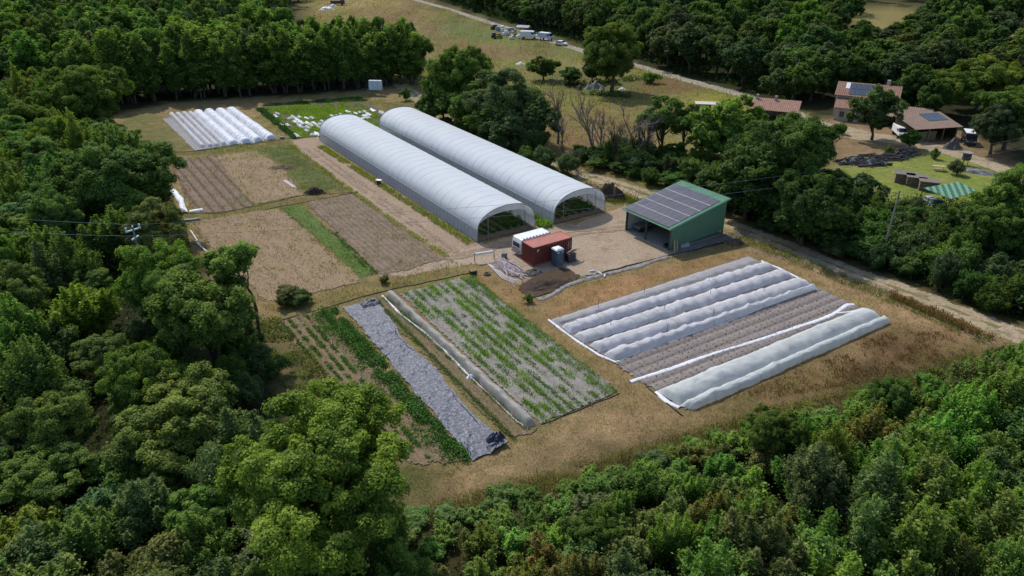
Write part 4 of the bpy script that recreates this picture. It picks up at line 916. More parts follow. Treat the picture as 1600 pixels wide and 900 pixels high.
def slender(name, Rr, H, z0, nleaf, lsize, mat_, seed, stems=3, barkm=None, top=1.0):
    """upright tree or sapling: several stems with short ascending shoots in leaf"""
    rng = np.random.default_rng(seed); m = MB(); seg = []
    for k in range(stems):
        a = rng.uniform(0, 6.28); r = Rr * .25 * rng.random() if stems > 1 else 0; lean = Rr * rng.uniform(.1, .75) if stems > 1 else Rr * .1; h = H * rng.uniform(.72, 1.0) if k else H
        b = np.array([math.cos(a) * r, math.sin(a) * r, 0]); t_ = np.array([math.cos(a) * (r + lean), math.sin(a) * (r + lean), h * .97])
        mid = (b + t_) / 2 + rng.normal(size=3) * .12 * Rr
        m.tube([b - [0, 0, .1], mid, t_], [.035 * H ** .6 + .02, .022 * H ** .6, .01], 5)
        nb = int(9 + H * 1.3)
        for j in range(nb):
            f = (z0 / H) + (1 - z0 / H) * ((j + rng.random()) / nb); p = (b * (1 - f) ** 2 + mid * 2 * f * (1 - f) + t_ * f * f)
            an = rng.uniform(0, 6.28); env = math.sin(math.pi * min(1, (f - z0 / H) / (1 - z0 / H) * .86 + .14)) ** .6 * (1 - .35 * top * f)
            ln = Rr * rng.uniform(.45, 1.0) * env; e = p + np.array([math.cos(an) * ln, math.sin(an) * ln, ln * rng.uniform(.3, 1.0)])
            seg.append((p, e, max(.15, ln))); 
            if j % 2 == 0: m.tube([p, e], [.02, .006], 3, False)
        seg.append((p, t_ + [0, 0, .03 * H], .5))
    A = np.array([s[0] for s in seg]); B = np.array([s[1] for s in seg]); W = np.array([s[2] for s in seg]); idx = rng.choice(len(seg), nleaf, p=W / W.sum())
    f = rng.random(nleaf) ** .75; st = rng.normal(size=len(seg)) * .12
    spread = (.12 + .13 * Rr) * (1.1 - .5 * f)
    P = A[idx] * (1 - f)[:, None] + B[idx] * f[:, None] + rng.normal(size=(nleaf, 3)) * spread[:, None] * [1, 1, .9]
    P[:, 2] = np.maximum(P[:, 2], .08)
    nrm = rng.normal(size=P.shape) + [0, 0, .7]; tint = .36 + st[idx] * 1.4 + f * .22 + (P[:, 2] / H - .5) * .3 + rng.normal(size=nleaf) * .09
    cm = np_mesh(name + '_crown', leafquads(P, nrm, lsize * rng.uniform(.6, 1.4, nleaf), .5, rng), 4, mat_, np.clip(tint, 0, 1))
    tm = bpy.data.meshes.new(name + '_trunk'); tm.from_pydata(m.v, [], m.f); tm.materials.append(barkm or bark); tm.update()
    return cm, tm, H, Rr

def sprigs(name, Rr, H, n_lead, nleaf, lsize, mat_, seed, leaders=1.6):
    """thicket of upright leafy shoots, tallest in the middle, dark gaps between"""
    rng = np.random.default_rng(seed); m = MB(); A = []; B = []; W = []
    for k in range(n_lead):
        a = rng.uniform(0, 6.28); r = Rr * math.sqrt(rng.random()) * .8; h = H * (1 - .38 * (r / Rr) ** 1.5) * rng.uniform(.72, 1.0)
        if k == 0: r, h = .1, H
        b = np.array([math.cos(a) * r * .35, math.sin(a) * r * .35, 0]); mid = np.array([math.cos(a) * r * .8, math.sin(a) * r * .8, h * .4]); t_ = np.array([math.cos(a) * r * 1.08, math.sin(a) * r * 1.08, h]) + rng.normal(size=3) * .08 * Rr
        m.tube([b - [0, 0, .1], mid, t_], [.03 * H ** .5, .02 * H ** .5, .008], 4); A.append(mid); B.append(t_); W.append(h * 1.0)
        for j in range(int(3 + H)):      # ascending side shoots
            f = rng.uniform(.1, .85); p = mid * (1 - f) + t_ * f; an = rng.uniform(0, 6.28); ln = h * rng.uniform(.10, .22) * (1.15 - f)
            A.append(p); B.append(p + np.array([math.cos(an) * ln * .6, math.sin(an) * ln * .6, ln * rng.uniform(.6, 1.1)])); W.append(ln * 1.7)
        ln = h * .25; A.append(mid * .55 + b * .45); B.append(mid + rng.normal(size=3) * .2); W.append(h * .25)
    A, B, W = np.array(A), np.array(B), np.array(W); idx = rng.choice(len(A), nleaf, p=W / W.sum()); f = rng.random(nleaf); sp = (.045 * H + .10) * (1.05 - f) ** .7
    P = A[idx] * (1 - f)[:, None] + B[idx] * f[:, None] + rng.normal(size=(nleaf, 3)) * sp[:, None] * [.62, .62, .75]; P[:, 2] = np.maximum(P[:, 2], .06)
    st = rng.normal(size=len(A)) * .15; rad = np.hypot(P[:, 0], P[:, 1]) / Rr
    tint = .36 + st[idx] + f * .20 + np.clip(P[:, 2] / H, 0, 1) * .34 + rng.normal(size=nleaf) * .08
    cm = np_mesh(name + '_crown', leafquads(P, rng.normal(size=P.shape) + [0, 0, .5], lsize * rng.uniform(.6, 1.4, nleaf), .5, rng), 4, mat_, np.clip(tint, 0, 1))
    tm = bpy.data.meshes.new(name + '_trunk'); tm.from_pydata(m.v, [], m.f); tm.materials.append(bark); tm.update()
    return cm, tm, H, Rr
PR = {}
def proj(x, y, z):
    dz = z - CAM_H; f_ = max(1e-3, y * math.cos(PITCH) - dz * math.sin(PITCH)); return 800 + FPX * x / f_, 450 - FPX * (y * math.sin(PITCH) + dz * math.cos(PITCH)) / f_
# open ground that no wood tree may stand in front of
OPEN = [[(262, 163), (480, 150), (640, 138), (700, 183), (800, 226), (890, 258), (1000, 290), (1130, 342), (1310, 408), (1450, 462), (1605, 515), (1560, 548), (1400, 600), (1200, 655), (1000, 712), (860, 752), (700, 775), (660, 745), (640, 700), (600, 655), (520, 605), (450, 590), (425, 540), (400, 500), (425, 430), (420, 398), (350, 400), (290, 375), (270, 335), (262, 300), (270, 250), (240, 225), (200, 212), (178, 185)],
        [(1290, 188), (1300, 135), (1330, 130), (1405, 150), (1420, 180), (1480, 190), (1540, 225), (1560, 262), (1545, 310), (1500, 325), (1440, 328), (1400, 322), (1330, 285), (1322, 245), (1300, 228)],
        [(840, 130), (900, 115), (1050, 118), (1200, 163), (1170, 158), (1080, 165), (1000, 185), (960, 225), (850, 235), (840, 180)],
        [(490, 4), (650, 2), (770, 38), (920, 85), (840, 120), (780, 92), (690, 62), (560, 34), (490, 22)], [(1170, 155), (1210, 150), (1262, 165), (1258, 176), (1175, 172)], [(1345, 10), (1420, 6), (1440, 24), (1385, 46), (1350, 38)], [(1520, 48), (1600, 50), (1600, 72), (1530, 68)], [(160, 392), (235, 372), (300, 400), (385, 425), (395, 560), (290, 570), (190, 540)], [(345, 385), (425, 385), (428, 600), (395, 600), (395, 450), (345, 440)]]
def blocks(x, y, h, r, slack=5):
    for (a, b, z) in ((0, 0, h), (r * .8, 0, h * .6), (-r * .8, 0, h * .6), (r * .5, 0, h * .88), (-r * .5, 0, h * .88), (0, 0, h * .5)):
        p_ = proj(x + a, y, z)
        if any(inside(p_, o) > slack for o in OPEN): return True
    return False
PR['giant'] = broadleaf('giant', 7.2, 14.2, .6, 130, 230000, .105, L_std, 101, lump=.21, tr=.34, up=.5)
for k, sd_ in enumerate((3, 4, 5, 6)): PR['oak%d' % k] = broadleaf('oak%d' % k, 6.2, 13.0, .6, 105, 95000, .135, L_std, sd_, lump=.205, loose=.35)
PR['ash'] = broadleaf('ash', 5.6, 12.5, .6, 74, 85000, .135, L_std, 15, lump=.2, loose=.6)
PR['grey'] = broadleaf('grey', 6.8, 14.5, .5, 70, 75000, .16, L_grey, 17, lump=.22, loose=.5)
PR['elmy'] = broadleaf('elmy', 3.6, 12.0, 2.5, 22, 14000, .17, L_std, 21, lump=.30, loose=.5)
PR['lone'] = broadleaf('lone', 2.2, 11.6, 8.0, 14, 14000, .12, L_std, 22, lump=.38, loose=.4)
for k in range(4): PR['wood%d' % k] = broadleaf('wood%d' % k, 5.6, 12.5, .2, 78, 24000, .25, (L_std, L_std, L_grey, L_std)[k], 30 + k, lump=.235, loose=.3, asp=.65)
for k in range(3): PR['far%d' % k] = broadleaf('far%d' % k, 6.4, 13.5, .6, 36, 5200, .62, L_std, 50 + k, lump=.30, asp=.7)
for k in range(4): PR['poplar%d' % k] = slender('poplar%d' % k, 2.5, 15.0, 2.6, 9000, .26, L_std, 60 + k, stems=2, barkm=bark)
for k in range(5): PR['scrub%d' % k] = sprigs('scrub%d' % k, 1.75, 4.6 + .3 * k, 15, 17000, .075, (L_std, L_std, L_olive, L_std, L_grey)[k], 70 + k)
for k in range(3): PR['thick%d' % k] = sprigs('thick%d' % k, 2.8, 8.5, 22, 34000, .10, (L_std, L_grey, L_std)[k], 80 + k, leaders=2.2)
for k in range(4): PR['bush%d' % k] = broadleaf('bush%d' % k, 1.9, 2.9, .0, 26, 12000, .09, (L_std, L_grey, L_olive, L_std)[k], 90 + k, lump=.34, loose=.7, tr=.1)

TREES = []     # (x, y, radius)
def place(kind, x, y, h, r, label, cat, group, col=(1, 1, 1), rng=random, nm='tree', minz=0):
    cm, tm, H0, R0 = PR[kind]; o = empty(nm, (x, y, 0), rng.uniform(0, 6.28), label, cat, group)
    s = (r / R0, r / R0, h / H0)
    c = link('crown', cm, o, (0, 0, 0), 0, s); c.color = (*col, 1); t = link('trunk', tm, o, (0, 0, 0), 0, s)
    TREES.append((x, y, r)); return o
def T(kind, px, ptop, h, r, label, col=(1, 1, 1), nm='tree', cat='tree', group=None, dy=0):
    """tree of height h whose top is seen at (px, ptop)"""
    x, y = g(px, ptop, h * .97); return place(kind, x, y + dy, h, r, label, cat, group, col, nm=nm)
DK, BR, YL, GR = (.72, .78, .8), (1.15, 1.15, 1.0), (1.55, 1.30, .85), (.95, .95, 1.05)
# ---- the trees one can single out
T('giant', 492, 638, 13.2, 7.0, 'huge bright green broadleaf tree in the foreground left of the tarpaulin', (1.55, 1.42, .75))
TREES[-1] = (TREES[-1][0], TREES[-1][1], 9.5)
T('oak0', 172, 214, 14.0, 8.0, 'wide dark green tree overhanging the left end of the tilled plot', (.95, 1.05, .85))
T('oak1', 118, 98, 15.0, 8.0, 'large tree with yellow-green top above the left meadow corner', (1.12, 1.08, .8))
T('oak2', 238, 372, 12.0, 4.6, 'bright clumpy green tree left of the olive tree by the straw plot', (1.4, 1.45, .95))
T('ash', 300, 408, 12.0, 5.4, 'rounded olive green tree between the clumpy tree and the lone thin tree', (1.45, 1.32, 1.05))
T('thick1', 60, 378, 8, 3.4, 'feathery light green tree at the left edge below the power line', (1.2, 1.2, 1.1))
T('thick0', 97, 366, 8, 3.2, 'feathery tree just left of the power pole', (1.1, 1.1, 1.1))
T('oak3', 718, 66, 16.5, 6.6, 'bright green rounded tree behind the farther polytunnel at the wood corner', (1.25, 1.25, .95))
T('wood1', 690, 90, 13.5, 4.5, 'bright green tree leaning out of the wood corner beside the track', (1.2, 1.2, .95))
T('grey', 786, 102, 14.5, 7.6, 'big grey-green willow beside the track behind the farther polytunnel', (1.1, 1.12, 1.12))
for k, (px, py, h, r, kd) in enumerate([(690, 132, 8, 4.5, 'wood1'), (728, 128, 10, 5.0, 'wood0'), (762, 168, 7, 4.4, 'wood3'), (800, 168, 8, 5.0, 'wood2'), (830, 190, 6, 4.0, 'thick1'), (672, 150, 6, 3.2, 'wood3')]):
    T(kd, px, py, h, r, ('leftmost but one', 'tallest', 'middle', 'widest grey-green', 'right hand', 'leftmost small')[k] + ' low tree filling the foot of the willow clump behind the polytunnels', (1.15, 1.2, 1.0) if k < 3 else (1.0, 1.05, 1.05))
for k, (px, py, h, r, kd) in enumerate([(215, 752, 5.5, 3.0, 'thick1'), (300, 812, 5.0, 2.6, 'thick0'), (120, 800, 5.0, 3.0, 'thick2'), (40, 830, 5.0, 3.0, 'scrub4'), (250, 860, 4.2, 2.6, 'bush2'), (170, 870, 4.0, 2.6, 'scrub2'), (340, 872, 4.0, 2.4, 'thick1'), (620, 862, 4.2, 2.4, 'thick0'), (600, 800, 4.4, 2.4, 'thick2'), (360, 640, 7.0, 3.2, 'thick1'), (330, 690, 6.0, 2.6, 'bush1')]):
    T(kd, px, py, h, r, ('feathery light', 'leafy green', 'wide green', 'greyish spindly', 'low olive', 'olive spindly', 'grey leafy', 'green right hand', 'upright green', 'tall grey-green', 'round grey')[k] + ' bush in the scrub around the foot of the big foreground tree', (1.15, 1.2, 1.05), 'bush', 'bush')
T('wood2', 838, 150, 10.0, 4.2, 'dark grey-green tree on the right flank of the big willow', (.9, .95, .95))
T('oak1', 962, 32, 17.0, 8.0, 'round yellow-green tree in front of the dark far wood by the gravel road', (1.1, 1.0, .8))
T('wood0', 850, 86, 6.5, 4.2, 'small rounded orchard tree alone on the dry meadow', (1.0, 1.0, .8), group=None)
T('wood1', 892, 106, 4.2, 3.4, 'low dark round bush right of the meadow orchard tree', (.75, .85, .8))
T('wood3', 927, 92, 6.0, 3.0, 'second orchard tree from the low dark bush on the meadow', (.9, .95, .85))
T('wood2', 948, 88, 6.5, 2.6, 'light grey-green orchard tree left of the big yellow-green tree', (1.2, 1.2, 1.1))
T('bush3', 1018, 114, 2.6, 2.4, 'small bright bush alone on the meadow near the gravel road', (1.5, 1.5, 1.0), cat='bush', nm='bush')
T('elmy', 1040, 148, 11.5, 4.3, 'airy grey-green tree with bare slanting trunks right of the dead trees', (1.1, 1.15, 1.1))
T('elmy', 1075, 158, 10.0, 2.8, 'thin leaning tree beside the airy grey-green tree', (1.1, 1.15, 1.15))
T('wood1', 1120, 160, 11.5, 5.2, 'light green loose tree behind the green shed', (1.45, 1.5, 1.1))
T('wood0', 1160, 150, 11.5, 5.0, 'light green tree in front of the small red roof', (1.35, 1.4, 1.0))
T('oak2', 1247, 172, 15.0, 7.6, 'massive dark green tree behind and right of the green shed', (.78, .86, .72))
T('oak3', 1205, 185, 14.0, 6.4, 'dark green tree merging with the massive tree right of the shed', (.72, .8, .7))
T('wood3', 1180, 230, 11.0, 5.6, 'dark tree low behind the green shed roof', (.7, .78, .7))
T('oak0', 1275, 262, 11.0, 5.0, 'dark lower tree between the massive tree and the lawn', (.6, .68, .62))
T('oak0', 1552, 84, 12.5, 9.2, 'spreading yellow-green tree at the right edge above the black van', YL)
T('oak3', 1482, 104, 10.5, 6.2, 'yellow-green tree leaning left over the barns', (1.35, 1.25, .85))
T('oak2', 1600, 130, 12.5, 6.6, 'green tree at the right edge below the spreading yellow-green tree', (1.1, 1.15, .9))
T('wood2', 1360, 121, 11.0, 4.8, 'loose dull green tree standing in front of the farmhouse', (1.0, 1.05, .8), dy=-6)
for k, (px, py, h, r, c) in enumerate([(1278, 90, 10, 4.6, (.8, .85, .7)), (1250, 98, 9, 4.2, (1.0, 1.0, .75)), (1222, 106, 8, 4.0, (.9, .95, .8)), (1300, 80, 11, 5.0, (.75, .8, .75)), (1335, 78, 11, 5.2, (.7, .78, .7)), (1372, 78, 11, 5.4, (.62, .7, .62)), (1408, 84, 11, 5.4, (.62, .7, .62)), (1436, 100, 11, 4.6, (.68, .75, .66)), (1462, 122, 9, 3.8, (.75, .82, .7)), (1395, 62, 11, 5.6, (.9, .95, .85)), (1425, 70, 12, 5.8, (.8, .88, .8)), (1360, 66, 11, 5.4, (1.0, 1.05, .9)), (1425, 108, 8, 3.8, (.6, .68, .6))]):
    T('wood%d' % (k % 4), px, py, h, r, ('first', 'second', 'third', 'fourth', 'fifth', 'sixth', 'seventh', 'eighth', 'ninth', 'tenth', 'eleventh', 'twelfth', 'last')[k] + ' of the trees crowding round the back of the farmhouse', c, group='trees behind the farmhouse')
T('wood0', 1505, 62, 10, 4.5, 'dark grey tree in front of the pale gap in the wood', (.7, .75, .8))
T('wood3', 1427, 203, 3.6, 2.0, 'small round tree between white van and wood piles', (1.1, 1.2, .85))
T('grey', 1572, 158, 10.0, 4.6, 'dark greyish tree leaning over the black van', (.7, .72, .8))
T('oak1', 1612, 262, 12.5, 5.6, 'bright green loose tree at the right edge behind the track', (1.15, 1.2, .9))
T('oak2', 1580, 312, 9.0, 4.6, 'green tree right of the striped green shelter', (1.0, 1.08, .85))
T('wood2', 1355, 268, 7.5, 3.2, 'greyish bushy tree left of the leaning power pole', (.95, 1.0, .95))
# ---- bushes along the back of the farther tunnel
bl = [(633, 140, 2.6, 1.3), (655, 160, 1.8, 1.0), (693, 184, 2.0, 1.3), (719, 188, 2.9, 1.7), (755, 208, 2.8, 1.5), (778, 214, 3.2, 2.0), (823, 232, 3.0, 1.7), (854, 230, 4.0, 2.0), (886, 239, 3.9, 2.1), (740, 200, 1.6, 1.1), (800, 224, 1.6, 1.1), (700, 182, 1.4, 1.0)]
nth = ['leftmost', 'second', 'third', 'fourth', 'fifth', 'sixth', 'seventh', 'eighth, tall', 'last and largest', 'small low', 'small grey low', 'tiny low']
for k, (px, pt_y, h, r) in enumerate(bl):
    T('bush%d' % (1 if k % 3 else 3), px, pt_y, h, r, nth[k] + ' rounded bush in the row behind the farther polytunnel', (1.0, 1.08, .95), 'bush', 'bush', 'rounded bushes behind the farther polytunnel')
for k, (px, py, h, r, kd) in enumerate([(385, 498, 3.6, 2.0, 'thick1'), (368, 520, 4.0, 2.2, 'thick0'), (395, 548, 3.2, 1.8, 'bush1'), (352, 555, 4.0, 2.4, 'thick2'), (422, 560, 2.0, 1.6, 'bush3'), (378, 585, 3.4, 2.2, 'thick1'), (250, 470, 4.5, 2.6, 'thick2'), (215, 500, 4.5, 2.6, 'thick1'), (240, 530, 4.5, 2.6, 'thick0'), (290, 590, 4.5, 2.6, 'thick2')]):
    T(kd, px, py, h, r, ('first', 'second', 'third', 'fourth', 'fifth', 'sixth', 'seventh', 'eighth', 'ninth', 'tenth')[k] + ' of the shaded bushes left of the lone thin tree trunk', (.9, .98, .88), 'bush', 'bush', 'shaded bushes left of the lone thin tree')
T('bush2', 448, 452, 1.7, 2.0, 'greyish low bush on the straw plot above the seedling bed', (.95, .9, .9), 'bush', 'bush')
T('bush3', 464, 456, 1.5, 1.6, 'right hand dark low bush on the straw plot edge', (.75, .8, .8), 'bush', 'bush')
T('bush2', 600, 432, .9, .7, 'tiny weed bush on the verge of the crop bed', (1.2, 1.2, .9), 'bush', 'bush', dy=0)
T('bush3', 826, 462, .9, .6, 'tiny green plant at the near end of the muddy film', (1.2, 1.3, .9), 'bush', 'bush')
T('scrub3', 1392, 226, 1.9, 1.0, 'spindly sapling beside the wood piles', (1.2, 1.2, 1), 'sapling', 'sapling')
T('scrub1', 1463, 230, 2.2, 1.1, 'small sapling alone at the top of the lawn', (1.2, 1.3, 1), 'sapling', 'sapling')
T('scrub0', 1318, 190, 2.6, 1.2, 'young sapling in front of the farmhouse wall', (1.2, 1.3, 1), 'sapling', 'sapling')
T('bush1', 1432, 312, 2.6, 2.0, 'dark round bush left of the striped green shelter', (.8, .85, .8), 'bush', 'bush')
T('bush0', 1402, 316, 1.8, 1.3, 'small bush on the lawn near the leaning pole', (1.0, 1.1, .8), 'bush', 'bush')
T('bush1', 1500, 252, 2.4, 1.4, 'grey round bush at the right end of the lawn', (1.0, 1.0, 1.0), 'bush', 'bush')

# lone thin tree with crooked stem
lx, ly = g(408, 545); root = empty('lone_tree', (lx, ly, 0), 0, 'lone thin tree with a crooked bare trunk and small crown before the straw plot', 'tree')
cm, tm, H0, R0 = PR['lone']; c = link('crown', cm, root, (-1.8, .4, -.2), 0, (1.12, 1.12, 1.0)); c.color = (1.5, 1.55, 1.1, 1)
m = MB(); m.tube([(0, 0, -.1), (.15, 0, 2.5), (.25, 0, 4.6), (.05, 0, 6.3), (-.7, .1, 7.9), (-1.4, .3, 9.2), (-2.0, .4, 10.2)], [.2, .17, .15, .13, .1, .07, .04], 7)
m.tube([(-.2, .05, 6.9), (0, .1, 8.2), (-.1, .2, 9.2)], [.07, .05, .02], 5); m.tube([(-.9, .1, 8.1), (-2.2, .2, 8.9), (-3.0, .3, 9.8)], [.07, .05, .02], 5); m.tube([(-.7, .1, 7.9), (.0, -.2, 8.9), (.3, -.3, 9.7)], [.06, .04, .02], 5)
m.build('trunk', bark, root, smooth=True); TREES.append((lx, ly, 1))

# ---- dead bare trees
def bare(px, py, h, seed, label, spread=1.0, mt=None):
    rng = np.random.default_rng(seed); x, y = g(px, py); m = MB(); tw = MB()
    def grow(p, d, ln, r, lvl):
        pts = [p]; q = p
        for k in range(3):
            d = (d + Vector(rng.normal(size=3)) * .13).normalized(); q = q + d * ln / 3; pts.append(q)
        (m if lvl < 2 else tw).tube(pts, [r, r * .85, r * .7, r * .5], 5 if lvl < 2 else 3, False)
        if lvl < 4:
            for k in range(4 if lvl else 6):
                nd = (d + Vector(rng.normal(size=3)) * .55 * spread + Vector((0, 0, .35))).normalized(); grow(pts[rng.integers(1, 4)], nd, ln * rng.uniform(.45, .72), max(.016, r * .5), lvl + 1)
    grow(Vector((0, 0, 0)), Vector((0, 0, 1)), h * .45, .09 + h * .014, 0)
    root = empty('bare_tree', (x, y, 0), 0, label, 'dead tree', 'bare trees between track and meadow'); m.build('trunk', mt or bark2, root); tw.build('twigs', mt or bark2, root)
for a in [(872, 225, 11, 1, 'leftmost pale bare tree with twiggy top beyond the bushes', .5), (925, 250, 13, 2, 'tall pale bare tree in front of the dry meadow', .5), (893, 262, 5, 3, 'short bare leaning tree beside the tall pale one', 1.0),
          (957, 262, 9, 4, 'dark bare tree wrapped in ivy', .5), (986, 258, 12.5, 5, 'twiggy bare tree left of the airy grey-green tree', .8), (1003, 262, 11.5, 6, 'dark bare tree touching the airy grey-green tree', .8), (970, 255, 8, 7, 'low bare tree between the ivy clad one and the twiggy one', .8), (1015, 250, 11, 8, 'pale bare tree just behind the airy grey-green tree', .7), (940, 245, 9, 9, 'slim pale bare tree right of the tall pale one', .5), (880, 240, 7, 10, 'small grey bare sapling beyond the row of bushes', .6)]: bare(*a, bark if a[3] in (4, 6) else None)
for k, (px, py, h, r) in enumerate([(948, 262, 5.5, .9), (957, 262, 7.0, .7), (986, 262, 6.0, .7), (1003, 265, 4.5, .8)]):
    x, y = g(px, py); place('thick2', x, y, h, r, ('first', 'second', 'third', 'fourth')[k] + ' dark ivy column from the left on the bare trunks', 'ivy', 'ivy columns on bare trunks', (.6, .68, .6), nm='ivy')

# ------------------------------------------------------------------ woods filled tree by tree
LAND = [((-12, 38), 'behind the big foreground tree'), ((-30, 45), 'left of the big foreground tree'), ((-45, 50), 'at the lower left edge'), ((-30, 62), 'in the shade left of the seedling bed'), ((-55, 75), 'at the left edge below the power line'),
        ((-60, 95), 'left of the wide dark tree'), ((-85, 120), 'at the left edge beside the tilled plot'), ((-95, 150), 'left of the far row covers'), ((-90, 180), 'behind the far row covers'), ((-60, 190), 'behind the lettuce field'),
        ((-35, 190), 'near the white raised hide'), ((-130, 200), 'in the upper left wood'), ((-90, 230), 'in the wood top near the dry meadow'), ((-150, 260), 'in the far upper left wood'), ((20, 270), 'behind the parked vans'), ((45, 235), 'beyond the gravel road bend'),
        ((70, 200), 'above the small red roof'), ((95, 175), 'behind the farmhouse'), ((120, 160), 'behind the barns'), ((110, 220), 'in the wood above the farmhouse'), ((150, 200), 'at the upper right edge'), ((60, 95), 'along the track right of the shed'), ((70, 80), 'at the right edge below the lawn'),
        ((40, 100), 'in the shade right of the green shed'), ((15, 118), 'in the belt above the green shed'), ((45, 52), 'in the lower right scrub'), ((30, 42), 'at the bottom right of the scrub'), ((12, 40), 'at the bottom centre'), ((58, 62), 'at the right edge of the scrub'), ((-10, 32), 'at the bottom left of centre')]
def where(x, y): return min(LAND, key=lambda l: (l[0][0] - x) ** 2 + (l[0][1] - y) ** 2)[1]
def cname(c, base='green'):
    b = (c[0] + c[1]) / 2
    return ('dark green' if b < .85 else 'mid green' if b < 1.08 else 'light green' if b < 1.3 else 'bright yellow-green') if base == 'green' else base
def hname(h, a, b): return 'low' if h < a else 'tall' if h > b else 'medium'
def visible(x, y, h, mg=0):
    for z in (0, h):
        dx, dy, dz = x, y, z - CAM_H; f_ = dy * math.cos(PITCH) - dz * math.sin(PITCH)
        if f_ <= 1: continue
        u = 800 + FPX * dx / f_; v_ = 450 - FPX * (dy * math.sin(PITCH) + dz * math.cos(PITCH)) / f_
        if -60 - mg < u < 1660 + mg and -40 - mg < v_ < 960 + mg: return True
    return False
def fill(poly, spacing, kinds, hr, rr, cat, nm, desc, seed, keep=.72, cols=None, avoid=None, hfun=None, tries=9000, limit=999, margin=0):
    rng = random.Random(seed); xs = [p[0] for p in poly]; ys = [p[1] for p in poly]; own = []; n = 0
    for _ in range(tries):
        x, y = rng.uniform(min(xs), max(xs)), rng.uniform(min(ys), max(ys))
        if inside((x, y), poly) < 0: continue
        h = rng.uniform(*hr); r = rng.uniform(*rr)
        if hfun: f = hfun(x, y); h *= f; r *= (.45 + .55 * f)
        if avoid and any(inside((x, y), a) > -r * .55 for a in avoid): continue
        if any((x - a) ** 2 + (y - b) ** 2 < (spacing * (.75 + .5 * (h / hr[1]))) ** 2 for a, b in own): continue
        if any((x - a) ** 2 + (y - b) ** 2 < ((c + r) * keep * .75) ** 2 for a, b, c in TREES[:NMAN]): continue
        if not visible(x, y, h, margin): continue
        for _k in range(3):
            if not blocks(x, y, h, r): break
            h *= .72; r *= .8
        else: continue
        own.append((x, y)); b = rng.uniform(.78, 1.25); hue = rng.uniform(-.1, .1); col = ((1 + hue) * b, b * (1 + hue * .2), b * (.95 - hue)) if not cols else tuple(c * rng.uniform(.85, 1.15) for c in rng.choice(cols))
        k = rng.choice(kinds); base = 'grey-green' if k in ('wood2', 'grey', 'thick1', 'scrub4', 'bush1') else 'rusty olive' if k in ('scrub2', 'bush2') else 'green'
        lb = '%s %s %s %s' % (hname(h, hr[0] + (hr[1] - hr[0]) * .33, hr[0] + (hr[1] - hr[0]) * .66), cname(col, base), desc, where(x, y))
        if h > hr[0] + (hr[1] - hr[0]) * .5 and r > (rr[0] + rr[1]) / 2: lb = 'wide ' + lb
        place(k, x, y, h, r, lb, cat, cat + 's ' + where(x, y), col, rng, nm); n += 1
        if n >= limit: break
    return n
NMAN = len(TREES)
PLOTS = [CLEAR]
woodL = [(-92, 18), (-3, 18), (-6, 32), (-20, 46), (-25, 57), (-30, 68), (-43, 82), (-53, 97), (-62, 112), (-70, 132), (-90, 152), (-90, 165), (-180, 150), (-140, 60)]
print('woodL', fill(woodL, 4.3, ['oak0', 'ash', 'ash', 'grey', 'thick0', 'thick1', 'thick2', 'thick0', 'thick2', 'oak3'], (7.5, 12.0), (3.4, 5.4), 'tree', 'tree', 'woodland tree', 1, avoid=PLOTS, limit=105, cols=[(1.35, 1.4, 1.15), (1.2, 1.25, 1.05), (1.55, 1.55, 1.2), (1.05, 1.1, 1.0), (1.3, 1.4, 1.3), (1.6, 1.45, .9), (1.35, 1.2, .85)], hfun=lambda x, y: (.48 if y < 44 and x > -38 else .75 if y < 60 and x < -30 else .95)))
print('understory', fill(woodL + [], 2.6, ['thick1', 'bush1', 'bush0', 'thick2', 'bush3', 'scrub4'], (2.2, 4.6), (1.9, 3.0), 'bush', 'bush', 'understory bush', 9, avoid=[CLEAR], limit=120, keep=.3, cols=[(.95, 1.0, .9), (.8, .88, .8), (1.15, 1.2, 1.0)]))
left_gap = G([(200, 470), (300, 440), (400, 470), (425, 500), (440, 560), (400, 620), (300, 660), (200, 600)])
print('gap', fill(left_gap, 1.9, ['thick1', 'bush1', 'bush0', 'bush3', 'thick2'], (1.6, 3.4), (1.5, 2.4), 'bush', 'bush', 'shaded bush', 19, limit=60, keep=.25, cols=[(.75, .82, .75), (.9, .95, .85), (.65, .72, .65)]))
popF = [(-92, 166), (-88, 171), (-50, 182), (-25, 189), (-23, 186), (-26, 194), (-48, 192), (-88, 182), (-108, 176)]
rngp = random.Random(21); n = 0
edge_ = [(-100, 168), (-84, 171), (-50, 183), (-24, 192)]
for row in range(4):
    for i in range(3):
        a, b = Vector(edge_[i]), Vector(edge_[i + 1]); k = int((b - a).length / 3.4)
        for j in range(k):
            q = a.lerp(b, (j + rngp.uniform(.2, .8)) / k); x, y = q.x - row * .8 + rngp.uniform(-1, 1), q.y + row * 4.0 + rngp.uniform(-1, 1)
            h = rngp.uniform(11.5, 16.0); bb = rngp.uniform(1.0, 1.5); place(('poplar%d' % rngp.randrange(4)) if row < 1 or rngp.random() < .5 else 'wood%d' % rngp.randrange(4), x, y, h, rngp.uniform(2.8, 4.2), '%s poplar with straight pale stem in the stand %s' % (cname((bb, bb, bb)), where(x, y)), 'poplar', 'poplars %s' % where(x, y), (bb, bb, bb * .95), rngp, 'poplar_tree'); n += 1
print('poplars', n)
woodTL = [(-100, 184), (-60, 196), (-34, 200), (-46, 208), (-62, 216), (-78, 243), (-92, 275), (-300, 275), (-220, 120), (-110, 160)]
print('woodTL', fill(woodTL, 5.6, ['wood0', 'wood1', 'wood3', 'poplar0', 'poplar1', 'wood2'], (12, 16), (4.0, 5.6), 'tree', 'tree', 'tree', 2, limit=90, cols=[(1.3, 1.4, 1.15), (1.15, 1.25, 1.05), (1.5, 1.55, 1.2), (1.0, 1.1, 1.0)]))
